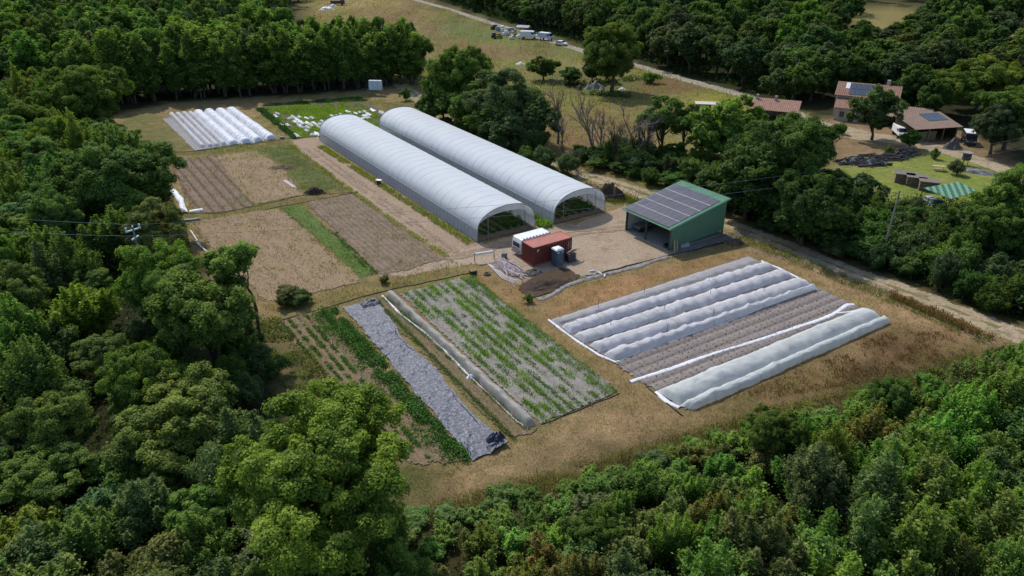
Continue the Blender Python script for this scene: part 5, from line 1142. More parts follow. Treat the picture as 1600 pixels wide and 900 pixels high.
woodR = [(4, 306), (32, 240), (48, 205), (66, 176), (82, 172), (100, 160), (125, 140), (135, 118), (200, 100), (230, 285), (8, 330)]
print('woodR', fill(woodR, 6.6, ['wood0', 'wood1', 'wood3', 'wood2', 'wood0'], (11, 16.5), (5.2, 7.2), 'tree', 'tree', 'tree', 3, limit=100, avoid=[GAP2, GAP1, YARD2, LAWN], cols=[DK, DK, (.85, .9, .85), (1.0, 1.0, .9), (.7, .75, .75), (1.15, 1.1, .8)]))
rr_ = random.Random(8); rp = G([(640, -12), (700, 8), (770, 30), (830, 48), (925, 76), (1000, 96), (1050, 111), (1120, 130), (1180, 147), (1215, 158)]); n = 0
for i in range(len(rp) - 1):
    a, b = Vector(rp[i]), Vector(rp[i + 1]); k = max(1, int((b - a).length / 6.5)); nn = (b - a).normalized(); nn = Vector((-nn.y, nn.x)); nn = nn if nn.x > 0 else -nn
    for j in range(k):
        q = a.lerp(b, (j + rr_.random()) / k) + nn * rr_.uniform(6, 9); h = rr_.uniform(9, 15); bb = rr_.uniform(.7, 1.05)
        place('wood%d' % rr_.randrange(4), q.x, q.y, h, rr_.uniform(4.2, 5.8), '%s %s roadside tree %s' % (hname(h, 11, 13), cname((bb, bb, bb)), where(q.x, q.y)), 'tree', 'trees lining the gravel road ' + where(q.x, q.y), (bb, bb, bb), rr_); n += 1
print('roadside', n)
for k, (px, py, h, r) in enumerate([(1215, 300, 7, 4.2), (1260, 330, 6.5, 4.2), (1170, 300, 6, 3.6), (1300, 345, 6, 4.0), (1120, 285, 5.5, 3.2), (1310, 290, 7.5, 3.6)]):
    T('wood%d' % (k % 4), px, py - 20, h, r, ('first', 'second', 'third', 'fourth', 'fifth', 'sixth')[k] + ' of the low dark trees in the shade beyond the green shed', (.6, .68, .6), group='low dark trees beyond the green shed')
# wood beyond, one mass
def mass(name, polys, n, hr, rr, label, seed, col, avoid=(), leaf=340):
    rng = np.random.default_rng(seed); Q = []; Tn = []; S = []; Nn = []; cnt = 0; own = []; tries = 0
    while cnt < n and tries < 60000:
        tries += 1
        p = polys[int(rng.integers(len(polys)))]; x = rng.uniform(min(a[0] for a in p), max(a[0] for a in p)); y = rng.uniform(min(a[1] for a in p), max(a[1] for a in p))
        if inside((x, y), p) < 0 or any(inside((x, y), a) > -3 for a in avoid): continue
        if any((x - a) ** 2 + (y - b) ** 2 < 45 for a, b in own): continue
        own.append((x, y)); cnt += 1; h = rng.uniform(*hr); r = rng.uniform(*rr); ml = 14; bt = rng.normal() * .12
        d = unit(rng.normal(size=(ml, 3)) + [0, 0, .3]); c = np.array([x, y, h * .55]) + d * [r * .75, r * .75, h * .36]; idx = rng.integers(0, ml, leaf); e = unit(rng.normal(size=(leaf, 3)) + [0, 0, .3])
        P = c[idx] + e * (r * .36) * rng.random((leaf, 1)) ** .4; P[:, 2] = np.maximum(P[:, 2], .2)
        Q.append(P); Nn.append(e + rng.normal(size=P.shape) * .5 + [0, 0, .5]); Tn.append(np.clip(.42 + bt + e[:, 2] * .14 + rng.normal(size=leaf) * .14, 0, 1))
    Q = np.vstack(Q); me = np_mesh(name, leafquads(Q, np.vstack(Nn), rng.uniform(.5, 1.0, len(Q)), .7, rng), 4, L_std, np.concatenate(Tn))
    o = link(name, me); o.color = (*col, 1); tag(o, label, kind='stuff')
mass('far_wood', [[(-92, 278), (-300, 278), (-420, 480), (-112, 480)]], 420, (12, 16), (5, 7), 'far wooded hillside closing the upper left of the view', 5, (1, 1, .95))
mass('far_wood', [[(-35, 402), (6, 335), (240, 290), (420, 260), (420, 520), (-60, 520)], [(205, 100), (330, 100), (330, 290), (235, 285)]], 560, (12, 17), (6, 8), 'far dark wood beyond the gravel road and the houses', 6, (.75, .8, .8), (GAP1, GAP2))
belt = G([(905, 255), (1000, 283), (1060, 305), (1140, 335), (1230, 372), (1330, 410), (1450, 455), (1620, 512)]) + [(90, 72), (95, 100), (76, 104), (62, 108), (52, 106), (44, 112), (36, 122), (24, 132), (12, 132)]
def hb(x, y): return .42 + .58 * min(1, max(0, inside((x, y), belt) / 9)) if x < 34 else .6 + .4 * min(1, max(0, inside((x, y), belt) / 7))
print('belt', fill(belt, 2.6, ['thick0', 'thick2', 'bush0', 'bush3', 'wood1', 'thick1', 'bush1'], (3.2, 6.6), (2.2, 3.6), 'bush', 'bush', 'hedge bush', 4, keep=.35, limit=170, cols=[(.8, .88, .8), (.7, .78, .7), (1.0, 1.05, .9), (.6, .68, .65)], hfun=hb, tries=6000))
scrub = G([(620, 822), (850, 762), (1000, 718), (1200, 664), (1400, 608), (1545, 560), (1660, 535)]) + [(90, 60), (70, 18), (-6, 18)]
def hs(x, y):
    d = inside((x, y), scrub); return .15 + 1.0 * min(1, max(0, d) / (14 if x < 18 else 9)) + (.25 if x > 38 else 0)
print('scrub', fill(scrub, 2.15, ['scrub0', 'scrub1', 'scrub3', 'thick0', 'scrub3', 'scrub4', 'thick2', 'scrub0', 'thick0', 'scrub1', 'thick1', 'scrub3', 'scrub2'], (4.2, 6.6), (2.0, 3.1), 'sapling', 'sapling', 'sapling', 7, keep=.3, limit=292, hfun=hs, tries=12000, cols=[(1.4, 1.45, 1.3), (1.25, 1.3, 1.15), (1.0, 1.1, 1.0), (1.65, 1.7, 1.4), (1.3, 1.2, .9)], margin=60))
for k, (px, py, h) in enumerate([(1130, 765, 5.0), (1190, 790, 5.0), (1085, 790, 4.4), (1230, 800, 4.8)]):
    T('scrub2', px, py, h, 2.3, ('first', 'second', 'third', 'fourth')[k] + ' rusty olive sapling in the middle of the bottom scrub', (1.35, 1.25, .9), 'sapling', 'sapling', 'rusty olive saplings')
T('oak1', 1215, 640, 5.6, 2.4, 'dense dark olive bush standing out at the top of the scrub', (.95, .9, .6), 'bush', 'bush')
T('oak3', 1395, 590, 5.0, 2.2, 'dark rounded bush in the upper right of the scrub', (.9, 1.0, .75), 'bush', 'bush')
T('oak2', 930, 800, 4.5, 2.1, 'dense olive green bush in the lower middle of the scrub', (1.0, 1.0, .7), 'bush', 'bush')

# ------------------------------------------------------------------ undergrowth, grass, weeds and crops (nobody could count them)
def scatter(name, label, polys, dens, hmax, lsize, mat_, seed, color, avoid=(), clump=1.2, thr=.35, kind='stuff', tall=False, asp=.5, lim=400000, soft=0, bias=.3):
    rng = np.random.default_rng(seed); Ps = []
    for p in polys:
        x0, x1, y0, y1 = min(a[0] for a in p), max(a[0] for a in p), min(a[1] for a in p), max(a[1] for a in p); n_ = min(lim, int((x1 - x0) * (y1 - y0) * dens))
        x = rng.uniform(x0, x1, n_); y = rng.uniform(y0, y1, n_); sdv = sdist(x, y, p); k = sdv > (rng.random(n_) * soft if soft else 0)
        for a in avoid: k &= sdist(x, y, a) < 0
        nz = fbm(x, y, clump, 3, seed); k &= nz > thr + rng.random(n_) * .15; x, y, nz = x[k], y[k], nz[k]
        z = rng.random(len(x)) ** 1.2 * hmax * np.clip((nz - thr) * 3 + .2, .15, 1); Ps.append(np.stack([x, y, z + .02, nz], 1))
    P = np.vstack(Ps); 
    if tall:     # upright blades
        n_ = len(P); a = rng.uniform(0, 6.28, n_); w_ = lsize * rng.uniform(.15, .35, n_); h = lsize * rng.uniform(.8, 2.0, n_); l = rng.normal(size=(n_, 2)) * h[:, None] * .4; b = P[:, :3]
        t1 = np.stack([np.cos(a) * w_, np.sin(a) * w_, 0 * w_], 1); top = b + np.stack([l[:, 0], l[:, 1], h], 1); V = np.stack([b - t1, b + t1, top], 1).reshape(-1, 3); nper = 3
    else: V = leafquads(P[:, :3], rng.normal(size=(len(P), 3)) + [0, 0, .9], lsize * rng.uniform(.6, 1.4, len(P)), asp, rng); nper = 4
    tint = np.clip(bias + (P[:, 3] - .5) * .5 + rng.normal(size=len(P)) * .16, 0, 1)
    o = link(name, np_mesh(name, V, nper, mat_, tint)); o.color = (*color, 1); tag(o, label, kind=kind); return o
belt2 = [(x, y) for x, y in belt]
scatter('undergrowth', 'dark leafy undergrowth under the trees of the left wood', [woodL], 14, 1.6, .22, L_std, 1, (.75, .8, .75), [CLEAR], 2.5, .2, lim=110000)
scatter('undergrowth', 'leafy undergrowth between the saplings at the bottom right', [scrub], 30, .7, .11, L_std, 2, (.55, .58, .5), [], 2, .25, lim=130000, soft=3)  # tint lowered, putting the shade of the gaps between saplings into the colour
scatter('undergrowth', 'brambly undergrowth of the hedge belt beside the track', [belt], 26, 1.3, .16, L_std, 3, (.8, .88, .8), [], 2, .25, lim=110000, soft=1)
track1 = ribbon(G([(1000, 300), (1060, 322), (1130, 347), (1230, 385), (1330, 424), (1450, 468), (1560, 512)]), 3.6)
verge = ribbon(G([(1135, 362), (1230, 402), (1330, 442), (1440, 486), (1545, 535)]), 2.6)
scatter('verge_grass', 'dull green and dry tall grass between track and right hand plot', [verge], 60, .25, .17, L_olive, 4, (2.2, 2.2, 2.2), [track1], 1.2, .3, tall=True)
vergeD = ribbon(G([(1390, 462), (1450, 488), (1500, 510), (1545, 532)]), 1.4); scatter('dry_weeds', 'reddish brown dry weeds on the verge near the right edge', [vergeD], 180, .7, .2, dryleaf, 14, (1.1, .95, .8), [], 1.0, .3, tall=True)
scatter('verge_grass', 'tall grass on the verge between the yard and the track', [ribbon(G([(905, 290), (960, 312), (1000, 322)]), 3.5), ribbon(G([(690, 190), (800, 240), (890, 278)]), 2.4)], 90, .4, .24, L_olive, 5, (2.0, 1.9, 1.5), [], 1.2, .35, tall=True)
wall1 = ribbon(G([(500, 229), (598, 291), (677, 343), (735, 381)]), 1.3); scatter('weeds', 'tall green weeds along the near wall of the nearer polytunnel', [wall1], 100, .2, .20, L_olive, 6, (2.4, 2.5, 2.0), [], 1.3, .3, tall=True, bias=.5)
wall2 = ribbon([tuple(np.array(g(868, 354)) + np.array([-.9, -.5])), tuple(np.array(g(594, 208)) + np.array([-.9, -.5]))], 1.8); scatter('weeds', 'tall pale green weeds in the gap between both polytunnels', [wall2], 110, .5, .34, foliage_c, 7, (2.2, 2.0, 1.6), [], 1.6, .42, tall=True, bias=.6)
strip = ribbon(G([(455, 228), (500, 262), (560, 306), (620, 350), (700, 402)]), .9); scatter('weeds', 'grassy weed strip along the field side of the dirt path', [strip], 90, .15, .15, L_olive, 8, (2.4, 2.5, 1.9), [], 1.2, .33, tall=True, bias=.6)
PL = [G(q) for q in ([(858, 501), (1168, 400), (1391, 503), (1070, 641)], [(538, 481), (584, 469), (794, 698), (739, 722)], [(625, 459), (735, 432), (966, 612), (845, 663)], [(254, 186), (366, 168), (432, 216), (304, 236)], [(455, 220), (500, 212), (745, 372), (775, 392), (700, 402), (552, 300)], [(690, 400), (745, 385), (800, 368), (862, 348), (985, 318), (1050, 385), (1130, 372), (1000, 414), (905, 432), (880, 424), (800, 445)], [(600, 462), (612, 459), (840, 668), (820, 672)], [(746, 379), (836, 357), (590, 205), (500, 219)], [(865, 351), (944, 330), (686, 196), (593, 206)])]
near = G([(430, 500), (740, 400), (1170, 385), (1600, 540), (1560, 552), (1400, 606), (1200, 662), (1000, 712), (850, 765), (640, 800), (560, 700)])
scatter('dry_grass', 'short dry straw coloured grass covering the worked clearing', [near], 26, .04, .11, dryleaf, 9, (1.0, .92, .8), PL, 1.5, .32, tall=True, lim=260000, bias=.45)
scatter('dry_grass', 'sparse dry grass on the far half of the clearing', [G([(262, 240), (480, 150), (690, 160), (900, 260), (1130, 345), (740, 420), (430, 500), (300, 380)])], 9, .04, .17, dryleaf, 10, (.85, .85, .7), PL, 1.5, .35, tall=True, lim=160000, bias=.4)
m_edge = G([(1000, 700), (1200, 640), (1400, 592), (1500, 555), (1560, 548), (1590, 560), (1400, 630), (1200, 690), (1000, 735), (800, 790), (640, 830), (640, 800), (850, 740)])
scatter('tall_weeds', 'brown and dull green tall weeds fringing the scrub', [m_edge], 75, .45, .17, L_olive, 11, (1.5, 1.4, 1.5), [], 1.8, .3, tall=True, lim=200000, bias=.5)
scatter('weed_tufts', 'scattered green weed tufts on the dry clearing', [near], 8, .10, .15, L_olive, 21, (2.0, 2.3, 1.6), PL, 2.2, .56, tall=True, lim=200000, bias=.5)
scatter('weed_tufts', 'scattered low green weeds on the far half of the clearing', [G([(262, 240), (480, 150), (690, 160), (900, 260), (1130, 345), (740, 420), (430, 500), (300, 380)])], 7, .10, .2, L_olive, 22, (1.9, 2.2, 1.5), [PL[4], PL[5], PL[7], PL[8], PL[3]], 2.6, .55, tall=True, lim=200000, bias=.5)
scatter('reddish_grass', 'dark reddish brown grass patch below the right plot', [G([(1380, 520), (1480, 520), (1510, 550), (1400, 590), (1200, 625), (1130, 625), (1300, 560)])], 55, .1, .14, dryleaf, 12, (.55, .42, .32), [PL[0]], 1.5, .38, tall=True)
scatter('weeds', 'scrubby weeds along the left edge of the seedling bed', [G([(395, 500), (440, 500), (560, 640), (640, 760), (620, 800), (520, 690), (430, 590)])], 70, .7, .13, L_olive, 13, (1.5, 1.5, 1.2), [], 1.6, .36, lim=60000, bias=.45)
scatter('weeds', 'low weeds by the left end of the far plots', [G([(262, 300), (290, 350), (300, 400), (345, 420), (300, 430), (255, 350)])], 60, .8, .15, L_olive, 15, (1.1, 1.15, .9), [], 1.6, .3, lim=40000, bias=.5)
scatter('meadow_grass', 'rough tussocky grass of the dry meadow beyond the track', [MEADOW], 1.6, .15, .42, L_olive, 31, (2.4, 2.7, 1.5), [], 7, .42, tall=True, lim=120000, bias=.5)
scatter('meadow_grass', 'straw coloured grass patches of the dry meadow', [MEADOW], 1.6, .1, .40, dryleaf, 32, (1.0, .9, .6), [], 9, .45, tall=True, lim=120000, bias=.4)
scatter('undergrowth', 'dark undergrowth along the far side of the gravel road', [ribbon([(x + 9, y + 4) for x, y in rp], 17)], 5, 1.4, .5, L_std, 33, (.6, .66, .6), [], 5, .25, lim=60000)
for (q0, q1, dn, lb_) in (((870, 134), (1010, 124), 1.3, 'low dark hedge line crossing the mid meadow'), ((985, 152), (905, 146), 1.2, 'low grey-green hedge line below the boulder pile')):
    scatter('hedge_line', lb_, [ribbon([g(*q0), g(*q1)], dn * 2)], 22, 1.2, .25, L_std, 34, (.75, .85, .75), [], 2, .36)
# crops in lines
def croplines(name, label, A0, A1, B0, B1, rows, mat_, color, per_m, hmax, wid, lsize, seed, gap=.35, f0=0, f1=1, tall=False, jump=1.2, bias=.45):
    rng = np.random.default_rng(seed); Ps = []
    A0, A1, B0, B1 = (np.array(g(*q)) for q in (A0, A1, B0, B1))
    for r_ in range(rows):
        u = (r_ + .5) / rows; a = A0 + (A1 - A0) * u; b = B0 + (B1 - B0) * u; L = np.linalg.norm(b - a); n_ = int(L * per_m); f = rng.random(n_)
        nz = fbm(f * L, np.full(n_, r_ * 9.1), jump, 3, seed); k = nz > gap + rng.random(n_) * .12; f, nz = f[k], nz[k]; hh = hmax * np.clip((nz - gap) * 3.2, .2, 1.3)
        q = a + (b - a) * f[:, None] + rng.normal(size=(len(f), 2)) * wid * np.clip(nz * 1.6, .5, 1.4)[:, None]; Ps.append(np.stack([q[:, 0], q[:, 1], rng.random(len(f)) * hh + .03, nz], 1))
    P = np.vstack(Ps)
    if tall:
        n_ = len(P); an = rng.uniform(0, 6.28, n_); w_ = lsize * .22; h = lsize * rng.uniform(.8, 2.2, n_); l = rng.normal(size=(n_, 2)) * h[:, None] * .45; b = P[:, :3] * [1, 1, .4]
        t1 = np.stack([np.cos(an) * w_, np.sin(an) * w_, 0 * an], 1); V = np.stack([b - t1, b + t1, b + np.stack([l[:, 0], l[:, 1], h], 1)], 1).reshape(-1, 3); nper = 3
    else: V = leafquads(P[:, :3], rng.normal(size=(len(P), 3)) + [0, 0, 1.1], lsize * rng.uniform(.6, 1.4, len(P)), .55, rng); nper = 4
    o = link(name, np_mesh(name, V, nper, mat_, np.clip(bias + (P[:, 3] - .5) * .7 + rng.normal(size=len(P)) * .17, 0, 1))); o.color = (*color, 1); tag(o, label, kind='stuff')
croplines('potato_row', 'thick bushy dark green crop row left of the tarpaulin', (497, 489), (528, 482), (712, 722), (733, 717), 2, foliage_c, (.95, 1.08, .95), 330, .42, .30, .10, 1, gap=.30)
croplines('bushy_crop_edge', 'ragged outer fringe of green plants beside the bushy crop row', (485, 491), (500, 488), (690, 722), (712, 720), 2, foliage_c, (1.1, 1.2, .9), 110, .3, .30, .10, 2, gap=.42)
croplines('seedling_lines', 'three thin dotted lines of young plants on the brown bed', (432, 506), (485, 492), (600, 700), (680, 720), 4, foliage_c, (1.1, 1.2, 1.0), 190, .18, .13, .085, 3, gap=.36, jump=.8)
croplines('leek_lines', 'narrow dark green leek lines between tarpaulin and low tunnel', (585, 470), (590, 469), (800, 690), (808, 686), 1, foliage_c, (1.0, 1.2, 1.2), 260, .25, .2, .10, 4, gap=.25, tall=True)
croplines('leek_lines', 'dark green lines of leeks close to the low tunnel', (596, 466), (604, 464), (822, 676), (830, 672), 2, foliage_c, (1.0, 1.2, 1.2), 130, .22, .12, .10, 5, gap=.28, tall=True)
croplines('weedy_rows', 'weedy green rows on the pale woven film bed', (626, 459), (728, 434), (848, 662), (955, 617), 8, foliage_c, (1.35, 1.35, 1.1), 72, .36, .17, .085, 6, gap=.38, jump=2.2, bias=.5)
croplines('tall_weeds', 'tall weed tufts scattered over the pale woven film bed', (626, 459), (728, 434), (848, 662), (955, 617), 8, foliage_c, (2.5, 2.2, 1.4), 60, .5, .24, .21, 7, gap=.46, jump=1.8, tall=True, bias=.5)
croplines('weed_border', 'green weed border along the right side of the weedy rows', (724, 436), (738, 432), (948, 620), (968, 612), 2, foliage_c, (2.0, 1.8, 1.4), 150, .4, .25, .13, 8, gap=.3, tall=True, bias=.5)
croplines('carrot_row', 'line of green plants along the grey soil plot', (520, 365), (527, 362), (578, 430), (592, 428), 2, foliage_c, (1.1, 1.1, .8), 70, .18, .14, .08, 9, gap=.3)
croplines('green_strip_plants', 'patchy green sprouts on the strip across the brown plot', (441, 325), (468, 320), (560, 432), (588, 428), 6, foliage_c, (1.2, 1.15, .8), 45, .10, .3, .075, 10, gap=.47, jump=4)
LT = [(400, 169), (575, 160), (460, 216), (600, 205)]
croplines('lettuce_rows', 'bright yellow-green lettuce rows of the far field', (402, 170), (560, 160), (462, 215), (640, 212), 26, foliage_c, (2.3, 1.9, .9), 85, .22, .36, .15, 11, gap=.33, jump=5, bias=.7)
croplines('lettuce_rows', 'darker green plants at the left edge of the lettuce field', (400, 170), (410, 169), (458, 217), (466, 216), 3, foliage_c, (.6, .75, .8), 110, .3, .3, .15, 12, gap=.25)
croplines('lettuce_rows', 'dark green back rows of the lettuce field below the wood', (405, 166), (425, 165), (560, 152), (575, 158), 4, foliage_c, (.6, .8, .6), 60, .3, .5, .17, 13, gap=.3)
# small white fleece pieces over the lettuces
rng = np.random.default_rng(77); a0, a1, b0, b1 = (np.array(g(*q)) for q in ((408, 176), (585, 166), (462, 215), (655, 212))); n = 0
while n < 190:
    u, f = rng.random(), rng.random() ** .55; p_ = (a0 + (a1 - a0) * u) * (1 - f) + (b0 + (b1 - b0) * u) * f
    if float(fbm(np.array(p_[0]), np.array(p_[1]), 6, 4, 61)) < .49: continue
    u = (int(u * 22) + .5) / 22; p_ = (a0 + (a1 - a0) * u) * (1 - f) + (b0 + (b1 - b0) * u) * f
    ln, wd = rng.uniform(1.0, 2.6), rng.uniform(.55, .95); S = np.zeros((6, 9, 3)); ca, sa = math.cos(R(AD)), math.sin(R(AD)); sdn = int(rng.integers(1, 50))
    for i in range(6):
        for j in range(9):
            x = (j / 8 - .5) * ln; y = (i / 5 - .5) * wd; z = .12 + .22 * max(0, 1 - (2 * i / 5 - 1) ** 2) * (.5 + float(vnoise(np.array(j * .8), np.array(i * .9), sdn))); x += (vnoise(np.array(i * 1.3), np.array(j * .5), sdn) - .5) * .5; y += (vnoise(np.array(i * .3), np.array(j * .9), sdn + 1) - .5) * .4
            S[i, j] = (x * ca - y * sa, x * sa + y * ca, z)
    o = link('fleece_piece', grid_mesh('fleece_piece', S, fleece if n % 3 else whitef), loc=(p_[0], p_[1], 0)); n += 1
    tag(o, 'crumpled white fleece piece lying over the lettuce rows', 'fleece piece', 'fleece pieces on the lettuce field')
# ------------------------------------------------------------------ farm houses
stone = simple('pale_render', (.38, .33, .27), .9, 0, .15, .6, dirt=((.2, .16, .12), .6)); tile = None
def tilemat(name, c, c2, d):
    m, t, out = newmat(name); v = coord(t, False); a = noise(t, v, 1.2, 6, .7); b = noise(t, v, 6, 3)
    col = ramp(t, a, [(.3, c), (.7, c2)]); col = mixc(t, ramp(t, b, [(.45, (0, 0, 0)), (.7, (.7,) * 3)]), col, d)
    p = N(t, 'ShaderNodeBsdfPrincipled', i_Roughness=.85); t.links.new(col, p.inputs['Base Color']); t.links.new(p.outputs[0], out.inputs[0]); return m
redtile = tilemat('red_clay_tiles', (.20, .095, .06), (.34, .18, .12), (.13, .10, .075)); brntile = tilemat('brown_clay_tiles', (.20, .13, .09), (.28, .19, .14), (.12, .09, .07))
def slope(p00, p10, p01, p11, n, m_, name, parent, amp=.05):
    m = MB(); P = [Vector(p) for p in (p00, p10, p01, p11)]; nr = (P[1] - P[0]).cross(P[2] - P[0]).normalized(); nr = nr if nr.z > 0 else -nr
    corr(m, p00, p10, p01, p11, n, amp, nr); return m.build(name, m_, parent, thick=.05)
def winbox(parent, c, d, rz=0, name='window'):
    m = MB(); m.box(c, (d[0] + .14, d[1], d[2] + .14), rz); w_ = m.build(name, palew, parent); m = MB(); m.box((c[0] - .03 * math.sin(rz) * 0, c[1] - .03, c[2]), (d[0], d[1], d[2]), rz); m.build('pane', glass, w_); return w_
hx, hy = g(1300, 181); HA = R(-27)
h1 = empty('farmhouse', (hx, hy, 0), HA, 'stone farmhouse with red tiled roof and roof solar panels at upper right', 'house')
L1, D1, E1, R1_ = 12.0, 7.5, 4.7, 6.6
m = MB(); vs = [(0, 0, 0), (L1, 0, 0), (L1, D1, 0), (0, D1, 0), (0, 0, E1), (L1, 0, E1), (L1, D1, E1), (0, D1, E1), (0, D1 / 2, R1_), (L1, D1 / 2, R1_)]
m.add(vs, [(0, 1, 5, 4), (1, 2, 6, 9, 5), (2, 3, 7, 6), (3, 0, 4, 8, 7)]); m.build('wall', stone, h1)
rf = slope((-.3, -.4, E1 - .12), (L1 + .3, -.4, E1 - .12), (-.3, D1 / 2, R1_ + .06), (L1 + .3, D1 / 2, R1_ + .06), 34, redtile, 'roof', h1)
slope((-.3, D1 + .4, E1 - .12), (L1 + .3, D1 + .4, E1 - .12), (-.3, D1 / 2, R1_ + .06), (L1 + .3, D1 / 2, R1_ + .06), 34, redtile, 'roof', h1)
for k in range(4):
    for j in range(2):
        x0 = 2.4 + k * 1.15; f0, f1 = .10 + j * .42, .10 + j * .42 + .38; pt3 = lambda x, f: (x, -.4 + (D1 / 2 + .4) * f, E1 - .12 + (R1_ + .18 - E1) * f + .14)
        m = MB(); m.quad(pt3(x0, f0), pt3(x0 + 1.1, f0), pt3(x0 + 1.1, f1), pt3(x0, f1)); m.build('solar_panel', panel2, rf)
m = MB(); pt3 = lambda x, f: (x, -.4 + (D1 / 2 + .4) * f, E1 - .12 + (R1_ + .18 - E1) * f + .13); m.quad(pt3(1.5, .5), pt3(2.3, .5), pt3(2.3, .92), pt3(1.5, .92)); m.build('skylight', whitep, rf)
m = MB(); vs = [(.6, -3.6, 0), (5.2, -3.6, 0), (5.2, -.01, 0), (.6, -.01, 0), (.6, -3.6, 2.7), (5.2, -3.6, 2.7), (5.2, -.01, 3.9), (.6, -.01, 3.9)]; m.add(vs, [(0, 1, 5, 4), (1, 2, 6, 5), (3, 0, 4, 7), (4, 5, 6, 7)]); m.build('annex_wall', stone, h1)
slope((.3, -3.9, 2.68), (5.5, -3.9, 2.68), (.3, -.02, 4.05), (5.5, -.02, 4.05), 14, redtile, 'annex_roof', h1)
for x in (7.2, 10.2): winbox(h1, (x, -.03, 3.2), (.9, .08, 1.2))
winbox(h1, (2.0, -3.63, 1.4), (.9, .08, 1.1)); m = MB(); m.box((3.9, -3.63, 1.05), (1.0, .07, 2.05)); d_ = m.build('door', darkw, h1); m = MB(); m.box((4.25, -3.69, 1.0), (.06, .05, .14)); m.build('handle', steel, d_)
m = MB(); m.box((9.5, D1 / 2 + .6, R1_ + .4), (.7, .6, 1.3)); m.build('chimney', stone, rf)
# low house with red roof
hx, hy = g(1172, 186); h2 = empty('outbuilding', (hx, hy, 0), R(-24), 'low building with long red tiled roof and two chimney posts', 'building')
m = MB(); vs = [(0, 0, 0), (9, 0, 0), (9, 5, 0), (0, 5, 0), (0, 0, 2.3), (9, 0, 2.3), (9, 5, 3.3), (0, 5, 3.3)]; m.add(vs, [(1, 2, 6, 5), (2, 3, 7, 6), (3, 0, 4, 7)]); m.build('wall', stone, h2)
rf2 = slope((-.4, -.5, 2.25), (9.4, -.5, 2.25), (-.4, 5.3, 3.5), (9.4, 5.3, 3.5), 24, redtile, 'roof', h2)
for x in (.2, 3.0, 6, 8.8): m = MB(); m.box((x, .1, 1.15), (.2, .2, 2.3)); m.build('post', darkw, h2)
for x in (.4, 4.2): m = MB(); m.box((x, 4.6, 3.7), (.5, .5, 1.3)); m.build('chimney', stone, rf2, bevel=.03)
# barns
hx, hy = g(1379, 197); b1_ = empty('barn', (hx, hy, 0), R(-30), 'brown tiled open barn close to the farmhouse', 'barn')
m = MB(); m.add([(8, 0, 0), (8, 5, 0), (0, 5, 0), (0, 0, 0), (8, 0, 2.2), (8, 5, 3.1), (0, 5, 3.1), (0, 0, 2.2)], [(0, 1, 5, 4), (1, 2, 6, 5), (2, 3, 7, 6)]); m.build('wall', darkw, b1_)
slope((-.4, -.6, 2.2), (8.4, -.6, 2.2), (-.4, 5.3, 3.35), (8.4, 5.3, 3.35), 22, brntile, 'roof', b1_)
for x in (.15, 3.8, 7.6): m = MB(); m.box((x, .05, 1.1), (.2, .2, 2.2)); m.build('post', wood, b1_)
hx, hy = g(1426, 222); b2_ = empty('barn', (hx, hy, 0), R(12), 'long low barn with brown roof and a patch of solar panels', 'barn')
m = MB(); m.add([(9.5, .3, 0), (9.5, 6, 0), (0, 6, 0), (0, .3, 0), (9.5, .3, 2.5), (9.5, 6, 3.6), (0, 6, 3.6), (0, .3, 2.5)], [(0, 1, 5, 4), (1, 2, 6, 5), (2, 3, 7, 6)]); m.build('wall', darkw, b2_)
m = MB(); m.box((2.6, .35, .9), (5.0, .12, 1.8)); m.build('boarding', wood, b2_)
rf3 = slope((-.4, -.5, 2.5), (10, -.5, 2.5), (-.4, 6.3, 3.8), (10, 6.3, 3.8), 26, brntile, 'roof', b2_)
for k in range(4):
    x0 = 4.8 + k * 1.1; m = MB(); m.quad((x0, 2.6, 3.22), (x0 + 1.05, 2.6, 3.22), (x0 + 1.05, 5.8, 3.84), (x0, 5.8, 3.84)); m.build('solar_panel', panel2, rf3)
for x in (.2, 3.2, 6.4, 9.3): m = MB(); m.box((x, .1, 1.25), (.2, .2, 2.5)); m.build('post', wood, b2_)

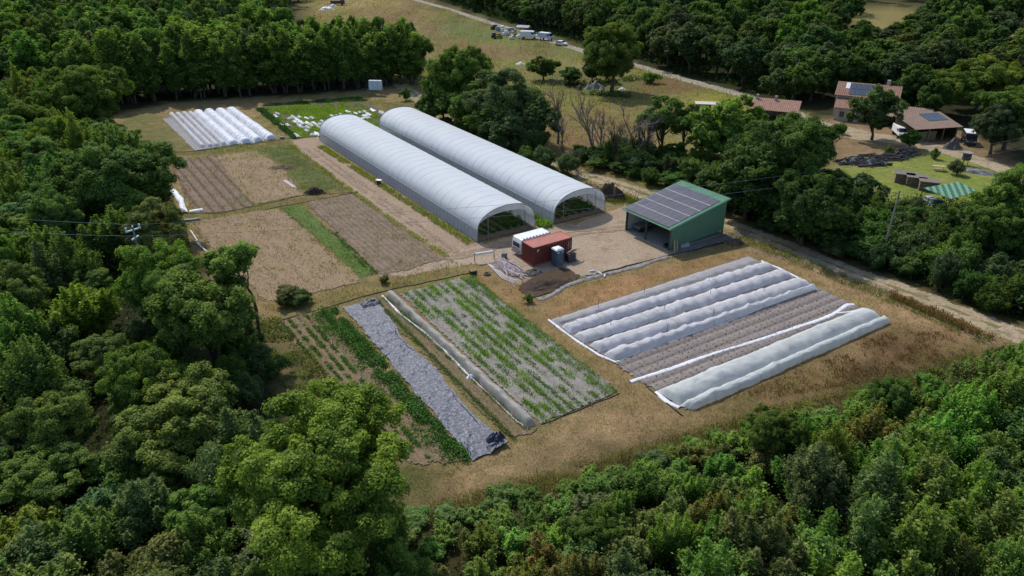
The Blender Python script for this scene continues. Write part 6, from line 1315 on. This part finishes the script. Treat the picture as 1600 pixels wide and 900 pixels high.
# ------------------------------------------------------------------ vehicles
blackpaint = simple('black_car_paint', (.015, .015, .018), .25, 0, .1, 1, spec=.6); bluish = simple('pale_blue_paint', (.45, .52, .58), .4, 0, .08, 1)
def vehicle(name, label, cat, loc, rz, L, W, H, kind, m_body, m_roof=None):
    r = empty(name, (*loc, 0), rz, label, cat)
    if kind == 'van': prof = [(-.5, .32), (-.5, .9), (-.49, .95), (-.47, .985), (.22, 1.0), (.30, .96), (.40, .62), (.485, .50), (.5, .32)]; 
    else: prof = [(-.5, .28), (-.5, .55), (-.44, .62), (-.34, .93), (-.25, 1.0), (.08, 1.0), (.22, .66), (.45, .56), (.5, .45), (.5, .28)]
    prof = [(x * L, z * H) for x, z in prof]; n = len(prof); vs = [(x, -W / 2, z) for x, z in prof] + [(x, W / 2, z) for x, z in prof]
    m = MB(); m.add(vs, [tuple(range(n)), tuple(range(2 * n - 1, n - 1, -1))] + [(i, n + i, n + (i + 1) % n, (i + 1) % n) for i in range(n)]); b = m.build('body', m_body, r, bevel=.07)
    if kind == 'van':
        m = MB(); m.add([(.315 * L, -W * .42, .93 * H), (.315 * L, W * .42, .93 * H), (.408 * L, W * .44, .64 * H), (.408 * L, -W * .44, .64 * H)], [(0, 1, 2, 3)]); m.build('windscreen', glass, r)
        for s in (-1, 1): m = MB(); m.box((.25 * L, s * (W / 2 + .012), .76 * H), (.17 * L, .02, .22 * H)); m.build('window', glass, r)
    else:
        m = MB(); m.add([(.10 * L, -W * .4, .975 * H), (.10 * L, W * .4, .975 * H), (.215 * L, W * .44, .70 * H), (.215 * L, -W * .44, .70 * H)], [(0, 1, 2, 3)]); m.build('windscreen', glass, r)
        m = MB(); m.add([(-.36 * L, -W * .4, .93 * H), (-.36 * L, W * .4, .93 * H), (-.44 * L, W * .42, .68 * H), (-.44 * L, -W * .42, .68 * H)], [(0, 1, 2, 3)]); m.build('rear_window', glass, r)
        for s in (-1, 1): m = MB(); m.box((-.12 * L, s * (W / 2 + .012), .80 * H), (.44 * L, .02, .24 * H)); m.build('window', glass, r)
    for x in (-.31, .32):
        for s in (-1, 1): m = MB(); m.tube([(x * L, s * (W / 2 - .2), .33), (x * L, s * (W / 2 + .02), .33)], .33, 14); w_ = m.build('wheel', rubber, r); m = MB(); m.tube([(x * L, s * (W / 2 + .0), .33), (x * L, s * (W / 2 + .035), .33)], .19, 10); m.build('rim', steel, w_)
    for s in (-1, 1): m = MB(); m.box((.5 * L - .02, s * W * .36, .42 * H), (.06, .26, .13)); m.build('headlight', bluish, r)
    if m_roof: m = MB(); m.box((-.12 * L, 0, H + .02), (.72 * L, W * .92, .07)); m.build('roof', m_roof, r, bevel=.03)
    return r
vehicle('parked_van', 'white van parked nose out at the end of the long barn', 'van', g(1405, 213), R(-100), 4.8, 1.9, 2.1, 'van', whitep)
vehicle('parked_van', 'black van with a white roof half hidden under trees', 'van', g(1512, 224), R(-110), 4.8, 1.9, 2.2, 'van', blackpaint, whitep)
vehicle('parked_van', 'long white delivery van parked by the far gravel road', 'van', g(826, 61), R(-12), 6.0, 2.1, 2.7, 'van', whitep)
vehicle('parked_van', 'white camper van between delivery van and white car', 'camper van', g(853, 63), R(-35), 5.2, 2.0, 2.5, 'van', bluish, whitep)
vehicle('parked_car', 'small white car parked beside the far gravel road', 'car', g(877, 71), R(-30), 4.2, 1.75, 1.5, 'car', whitep)
# market gardeners' junk by the vans
bluegrey = simple('blue_grey_canvas', (.25, .28, .34), .8, 0, .3, 1)
rng = random.Random(31)
for k, (px, py, s) in enumerate([(772, 46, 1.3), (779, 48, 1.2), (786, 49, 1.4), (793, 51, 1.3), (800, 52, 1.5), (791, 55, 1.2), (802, 57, 1.3), (808, 60, 1.0), (773, 60, 1.5), (781, 60, 1.2), (798, 61, 1.0)]):
    x, y = g(px, py); mt = [darkst, bluegrey, whitep, steel, bluegrey, whitep, palew, whitep, darkst, wood, whitep][k]; r = empty('crate_stack', (x, y, 0), rng.uniform(0, 3), ('pile of %s boxes, number %s from the left along the far road' % (['dark', 'blue', 'white', 'grey', 'blue', 'white', 'tan', 'white', 'dark', 'brown', 'white'][k], ['one', 'two', 'three', 'four', 'five', 'six', 'seven', 'eight', 'nine', 'ten', 'eleven'][k])), 'box pile', 'piles beside the far road')
    for j in range(3): m = MB(); m.box((rng.uniform(-.5, .5) * s, rng.uniform(-.5, .5) * s, .45 * s * (1 + (j == 2))), (1.1 * s, .8 * s, .85 * s), rng.uniform(0, 1)); m.build('box', mt, r, bevel=.05)
x, y = g(818, 52); r = empty('tent', (x, y, 0), R(-20), 'grey canvas awning behind the long white delivery van', 'awning'); m = MB(); m.add([(-2.4, -1.6, 2.2), (2.4, -1.6, 2.2), (2.4, 1.6, 2.2), (-2.4, 1.6, 2.2), (-2.4, 0, 2.8), (2.4, 0, 2.8)], [(0, 1, 5, 4), (3, 4, 5, 2)]); m.build('canopy', simple('grey_canvas', (.38, .38, .40), .8), r)
for sx in (-2.3, 2.3):
    for sy in (-1.5, 1.5): m = MB(); m.tube([(sx, sy, 0), (sx, sy, 2.2)], .05, 5); m.build('pole', steel, r)
# far end of the meadow: dark trailer, white sheets, round bush
x, y = g(528, 8); prop('hay_trailer', 'dark flat trailer with a load at the far end of the meadow', 'trailer', (x, y), .1, [('load', MB().box((0, 0, 1.5), (6.5, 2.2, 1.1)).box((2.2, .1, 2.2), (1.8, 1.6, .5)), simple('rusty_load', (.10, .06, .05), .9), .1), ('bed', MB().box((0, 0, .8), (7.5, 2.4, .2)), darkst), ('wheel', MB().tube([(-2, -1.3, .45), (-2, 1.3, .45)], .45, 12), rubber), ('wheel', MB().tube([(2, -1.3, .45), (2, 1.3, .45)], .45, 12), rubber)])
heap('white_sheet', g(510, 15), 3.4, 1.6, 1.2, whitef, 'largest crumpled white sheet on the far meadow', 'sheet', 0, 21, n=14); heap('white_sheet', g(520, 10), 1.8, .8, .9, whitef, 'small white sheet beside the far dark trailer', 'sheet', 0, 22, n=12)
heap('white_sheet', g(813, 100), 1.3, .7, .5, whitef, 'small white sheet on the meadow behind the bright tree', 'sheet', 0, 23, n=12); heap('white_sheet', g(972, 140), .9, .6, .5, whitef, 'small white sheet beside the boulder pile', 'sheet', 0, 24, n=12)
rockm = simple('grey_boulder', (.20, .21, .19), .9, 0, .3, 1)
for k, (px, py, a, b, h) in enumerate([(931, 137, 1.8, 1.2, 1.6), (920, 139, 1.2, .9, .9), (941, 140, 1.0, .8, .7), (905, 140, 1.1, .8, 1.1)]): heap('boulder', g(px, py), a, b, h, rockm if k < 3 else darkw, ('largest pale', 'left pale', 'right low', 'dark outer')[k] + ' boulder of the pile on the mid meadow', 'boulder', .4 * k, 60 + k, n=16)
x, y = g(1098, 175); prop('brick_hut', 'small orange brick hut with flat pale roof on the meadow', 'hut', (x, y), R(-10), [('wall', MB().box((0, 1.1, .95), (3.0, .15, 1.9)).box((-1.5, 0, .95), (.15, 2.2, 1.9)).box((1.5, 0, .95), (.15, 2.2, 1.9)).box((-.55, -1.1, .95), (1.9, .15, 1.9)), simple('orange_brick', (.33, .16, .09), .9, 0, .25, 3)), ('roof', MB().box((.9, 0, 1.98), (5.5, 2.7, .12)), simple('pale_sheet', (.5, .46, .40), .8))])
# raised hide with white panels at the wood corner
x, y = g(588, 148); rh = empty('raised_hide', (x, y, 0), R(-8), 'white panelled box raised on thin legs at the wood edge', 'raised box')
for k in range(3): m = MB(); m.box((-1.05 + k * 1.05, 0, 2.3), (.98, .9, 2.2)); m.build('panel', simple('white_blue_panel%d' % k, (.55, .62, .68), .5) if k == 0 else bpy.data.materials['white_blue_panel0'], rh, bevel=.04)
for sx in (-1.7, 1.6):
    for sy in (-.8, .8): m = MB(); m.tube([(sx * 1.15, sy, 0), (sx * .9, sy * .4, 2.6)], .05, 5); m.build('leg', steel, rh)
# lawn: pallet boxes, striped shelter, wood piles
for k, (px, py) in enumerate([(1411, 288), (1429, 293), (1449, 300)]):
    x, y = g(px, py - 4); r = empty('compost_bin', (x, y, 0), R(-22), ('left', 'middle', 'right')[k] + ' one of three dark timber bins with flat lids on the lawn', 'timber bin', 'timber bins on the lawn')
    m = MB()
    for z in (.15, .45, .75, 1.05, 1.35):
        for s in (-1, 1): m.box((0, s * 1.0, z), (2.7, .06, .2)); m.box((s * 1.35, 0, z), (.06, 1.94, .2))
    m.build('slats', wood, r); m = MB(); m.box((0, 0, 1.52), (3.0, 2.3, .1)); m.build('lid', simple('dusty_board', (.17, .145, .12), .9, 0, .2, 1.5) if k == 0 else bpy.data.materials['dusty_board'], r, bevel=.02)
    m = MB(); m.box((0, 0, .7), (2.55, 1.85, 1.3)); m.build('compost', darkw, r)
st = empty('field_shelter', (*g(1450, 320), 0), R(5), 'open shelter with green and white striped corrugated roof', 'shelter')
zr = 2.4; c_ = [Vector((*g(a, b, zr + e), zr + e)) - st.location for a, b, e in ((1442, 294, .1), (1498, 284, .4), (1486.5, 311, 0), (1527, 299, .3))]
st.rotation_euler = (0, 0, 0)
stripe, t, out = newmat('striped_roofing'); v = coord(t, False); sx = N(t, 'ShaderNodeSeparateXYZ'); t.links.new(v, sx.inputs[0]); w1 = math_(t, 'SINE', math_(t, 'MULTIPLY', math_(t, 'ADD', sx.outputs[0], math_(t, 'MULTIPLY', sx.outputs[1], -.35)), 2 * math.pi / .95)); w2 = math_(t, 'SINE', math_(t, 'MULTIPLY', math_(t, 'ADD', sx.outputs[1], math_(t, 'MULTIPLY', sx.outputs[0], .5)), 2 * math.pi / 1.3))
f_ = ramp(t, math_(t, 'MULTIPLY_ADD', w2, .12, math_(t, 'MULTIPLY_ADD', w1, .4, .5)), [(.4, (.06, .22, .11)), (.6, (.30, .45, .30))]); p = N(t, 'ShaderNodeBsdfPrincipled', i_Roughness=.6); t.links.new(f_, p.inputs['Base Color']); t.links.new(p.outputs[0], out.inputs[0])
m = MB(); corr(m, c_[0], c_[2], c_[1], c_[3], 22, .05, (0, 0, 1)); m.build('roof', stripe, st, thick=.02)
for q in c_: m = MB(); m.tube([(q.x * .96, q.y * .96, 0), (q.x * .96, q.y * .96, q.z)], .07, 6); m.build('post', darkw, st)
bluep = simple('blue_sheet', (.03, .04, .22), .5); 
prop('drum', 'blue drum under the striped shelter', 'drum', g(1468, 323), 0, [('shell', MB().tube([(0, 0, 0), (0, 0, .95)], .35, 14), bluep), ('lid', torus(MB(), (0, 0, .95), .3, .04), darkst)])
for k, (px, py) in enumerate([(1449, 318), (1457, 322)]):
    r = empty('caged_tank', (*g(px, py), 0), .2, ('left', 'right')[k] + ' grey caged tank at the front of the striped shelter', 'water tank', 'grey tanks at the shelter'); MB().box((0, 0, .65), (1.0, .95, 1.0)).build('tank', simple('tank_grey', (.30, .32, .33), .5) if k == 0 else bpy.data.materials['tank_grey'], r, bevel=.06)
    m = MB(); [m.tube([(-.55, -.5, z), (.55, -.5, z), (.55, .5, z), (-.55, .5, z), (-.55, -.5, z)], .02, 4, False) for z in (.15, .6, 1.2)]; m.build('cage', steel, r)
woodm = simple('stacked_logs', (.12, .105, .09), .9, 0, .5, 5); grm = simple('grey_tarp', (.15, .15, .155), .8, 0, .3, 2)
for k, (px, py, a, b, h) in enumerate([(1328, 254, 2.2, 1.1, .9), (1358, 250, 3.0, 1.4, 1.2), (1362, 257, 2.6, 1.0, .8), (1396, 247, 2.6, 1.4, 1.2), (1410, 242, 2.4, 1.5, 1.5)]):
    x, y = g(px, py); rr_ = random.Random(70 + k)
    lab = ('grey sheeted pile at the left end above the lawn', 'long pile of logs above the lawn, second from left', 'low sheeted pile in front of the log piles', 'dark rough log pile right of centre above the lawn', 'tallest dark log pile beside the small round tree')[k]
    r = empty('wood_pile', (x, y, 0), R(12), lab, 'wood pile'); m = MB()
    for q in range(70):
        u, v_, wz = rr_.uniform(-1, 1), rr_.uniform(-1, 1), rr_.random(); hz_ = h * (1 - .5 * abs(u) - .35 * abs(v_)) * wz; an = rr_.gauss(0, .45); ln = rr_.uniform(.5, 1.1); cx, cy = u * a, v_ * b
        m.tube([(cx - math.cos(an) * ln, cy - math.sin(an) * ln, hz_ + .08), (cx + math.cos(an) * ln, cy + math.sin(an) * ln, hz_ + .08 + rr_.uniform(-.1, .15))], rr_.uniform(.07, .16), 5)
    m.build('logs', woodm, r)
    if k in (0, 2): o = heap('cover_sheet', (0, 0), a * .8, b * .9, h * 1.15, grm, None, None, 0, 70 + k, n=18); o.parent = r
heap('brush_pile', g(1487, 232), 1.9, 1.2, 1.3, woodm, 'dark brush pile on the drive near the black van', 'brush pile', 0, 80, n=20)
heap('plank_pile', g(1527, 270), 3.2, 1.0, .7, simple('grey_planks', (.22, .21, .20), .9, 0, .5, 3), 'long grey plank pile at the right end of the lawn', 'plank pile', R(-30), 81, n=24)
prop('garden_table', 'pale timber picnic table on the lawn', 'picnic table', g(1466, 266), R(-20), [('tabletop', MB().box((0, 0, .74), (1.9, .75, .05)), palew), ('bench', MB().box((0, -.75, .45), (1.9, .25, .05)), palew), ('bench', MB().box((0, .75, .45), (1.9, .25, .05)), palew), ('leg', MB().box((-.7, 0, .37), (.08, 1.5, .08)).box((-.7, 0, .2), (.08, .08, .4)), wood), ('leg', MB().box((.7, 0, .37), (.08, 1.5, .08)).box((.7, 0, .2), (.08, .08, .4)), wood)])
prop('water_tower', 'dark covered barrel stand at the edge of the lawn', 'barrel stand', g(1507, 258), 0, [('barrel', MB().tube([(0, 0, 1.0), (0, 0, 2.2)], .7, 14), darkw), ('lid', MB().tube([(0, 0, 2.2), (0, 0, 2.3)], .85, 14), simple('lid_grey', (.22, .22, .23), .7)), ('leg', MB().tube([(-.5, 0, 0), (-.4, 0, 1)], .06, 5), wood), ('leg', MB().tube([(.5, 0, 0), (.4, 0, 1)], .06, 5), wood), ('leg', MB().tube([(0, .5, 0), (0, .4, 1)], .06, 5), wood)])

# ------------------------------------------------------------------ poles and wires
polew = simple('grey_pole_wood', (.20, .18, .16), .9, 0, .25, 2); insul = simple('pale_insulator', (.40, .55, .55), .4)
def pole(px, py, h, label, lean=(0, 0), cross=0, rz=0):
    x, y = g(px, py); r = empty('utility_pole', (x, y, 0), rz, label, 'utility pole'); MB().tube([(0, 0, 0), (lean[0], lean[1], h)], [.16, .10], 8).build('pole', polew, r)
    if cross:
        for k in range(cross): z = h - .3 - k * .8; MB().box((lean[0], lean[1], z), (1.7 - .3 * k, .12, .12), .4 * k).build('crossarm', insul, r)
        for sx in (-.75, 0, .75): MB().tube([(lean[0] + sx, lean[1], h - .25), (lean[0] + sx, lean[1], h + .12)], .08, 6).build('insulator', insul, r)
    return Vector((x, y, h)) + Vector((lean[0], lean[1], 0))
x0, y0 = g(208, 355, 10.2); 
def top_pole(px, ptop, h, label, **k):
    x, y = g(px, ptop, h); CX = Vector((x, y)); f = x and 1
    r = empty('utility_pole', (x, y, 0), k.get('rz', 0), label, 'utility pole'); MB().tube([(0, 0, 0), (0, 0, h)], [.16, .10], 8).build('pole', polew, r)
    for j in range(2): MB().box((0, 0, h - .3 - j * .9), (1.6 - .5 * j, .14, .14), .5 * j).build('crossarm', insul, r)
    for sx in (-.7, 0, .7): MB().tube([(sx, 0, h - .2), (sx, 0, h + .15)], .09, 6).build('insulator', insul, r)
    return Vector((x, y, h))
pA = top_pole(207, 355, 10.2, 'wooden power pole with pale crossarms rising from the left wood', rz=.9)
pB = pole(1375, 412, 9.4, 'leaning grey utility pole beside the track in front of the lawn', (.6, .8)); pole(1237, 158, 9.5, 'tall grey utility pole in the wood edge by the red roofs', (.1, 0)); pole(919, 68, 9.0, 'distant utility pole before the dark wood', (.1, 0))
def wire(a, b, sag, label, seed=0):
    a, b = Vector(a), Vector(b); P = [a.lerp(b, k / 24) - Vector((0, 0, sag * 4 * (k / 24) * (1 - k / 24))) for k in range(25)]
    o = MB().tube(P, .016, 4).build('power_line', simple_wire); tag(o, label, 'wire')
simple_wire = simple('wire_metal', (.30, .30, .30), .4, .6)
wire(pA + Vector((-.4, .5, .1)), (-95, 84, 10.4), .9, 'upper thin power wire running left from the wooden pole'); wire(pA + Vector((.4, -.5, -.8)), (-95, 81, 9.4), .9, 'lower thin power wire running left from the wooden pole')
wire(pA + Vector((-.4, .5, .1)), (82, 108, 10.4), 2.6, 'upper thin power wire crossing the whole clearing'); wire(pA + Vector((.4, -.5, -.8)), (82, 106, 9.6), 2.6, 'lower thin power wire crossing the whole clearing')
# little wire fence behind the farther tunnel and by the road
m_post = MB()
fr = empty('wire_fence', (*g(650, 178), 0), 0, 'low wooden fence near the far end of the farther polytunnel', 'fence'); P0 = Vector(g(650, 178)); P1 = Vector(g(676, 192))
for k in range(5): q = P0.lerp(P1, k / 4) - P0; MB().tube([(q.x, q.y, 0), (q.x, q.y, 1.1)], .05, 5).build('post', palew, fr)
for z in (.5, 1.0): q = P1 - P0; MB().tube([(0, 0, z), (q.x, q.y, z)], .03, 4).build('rail', palew, fr)
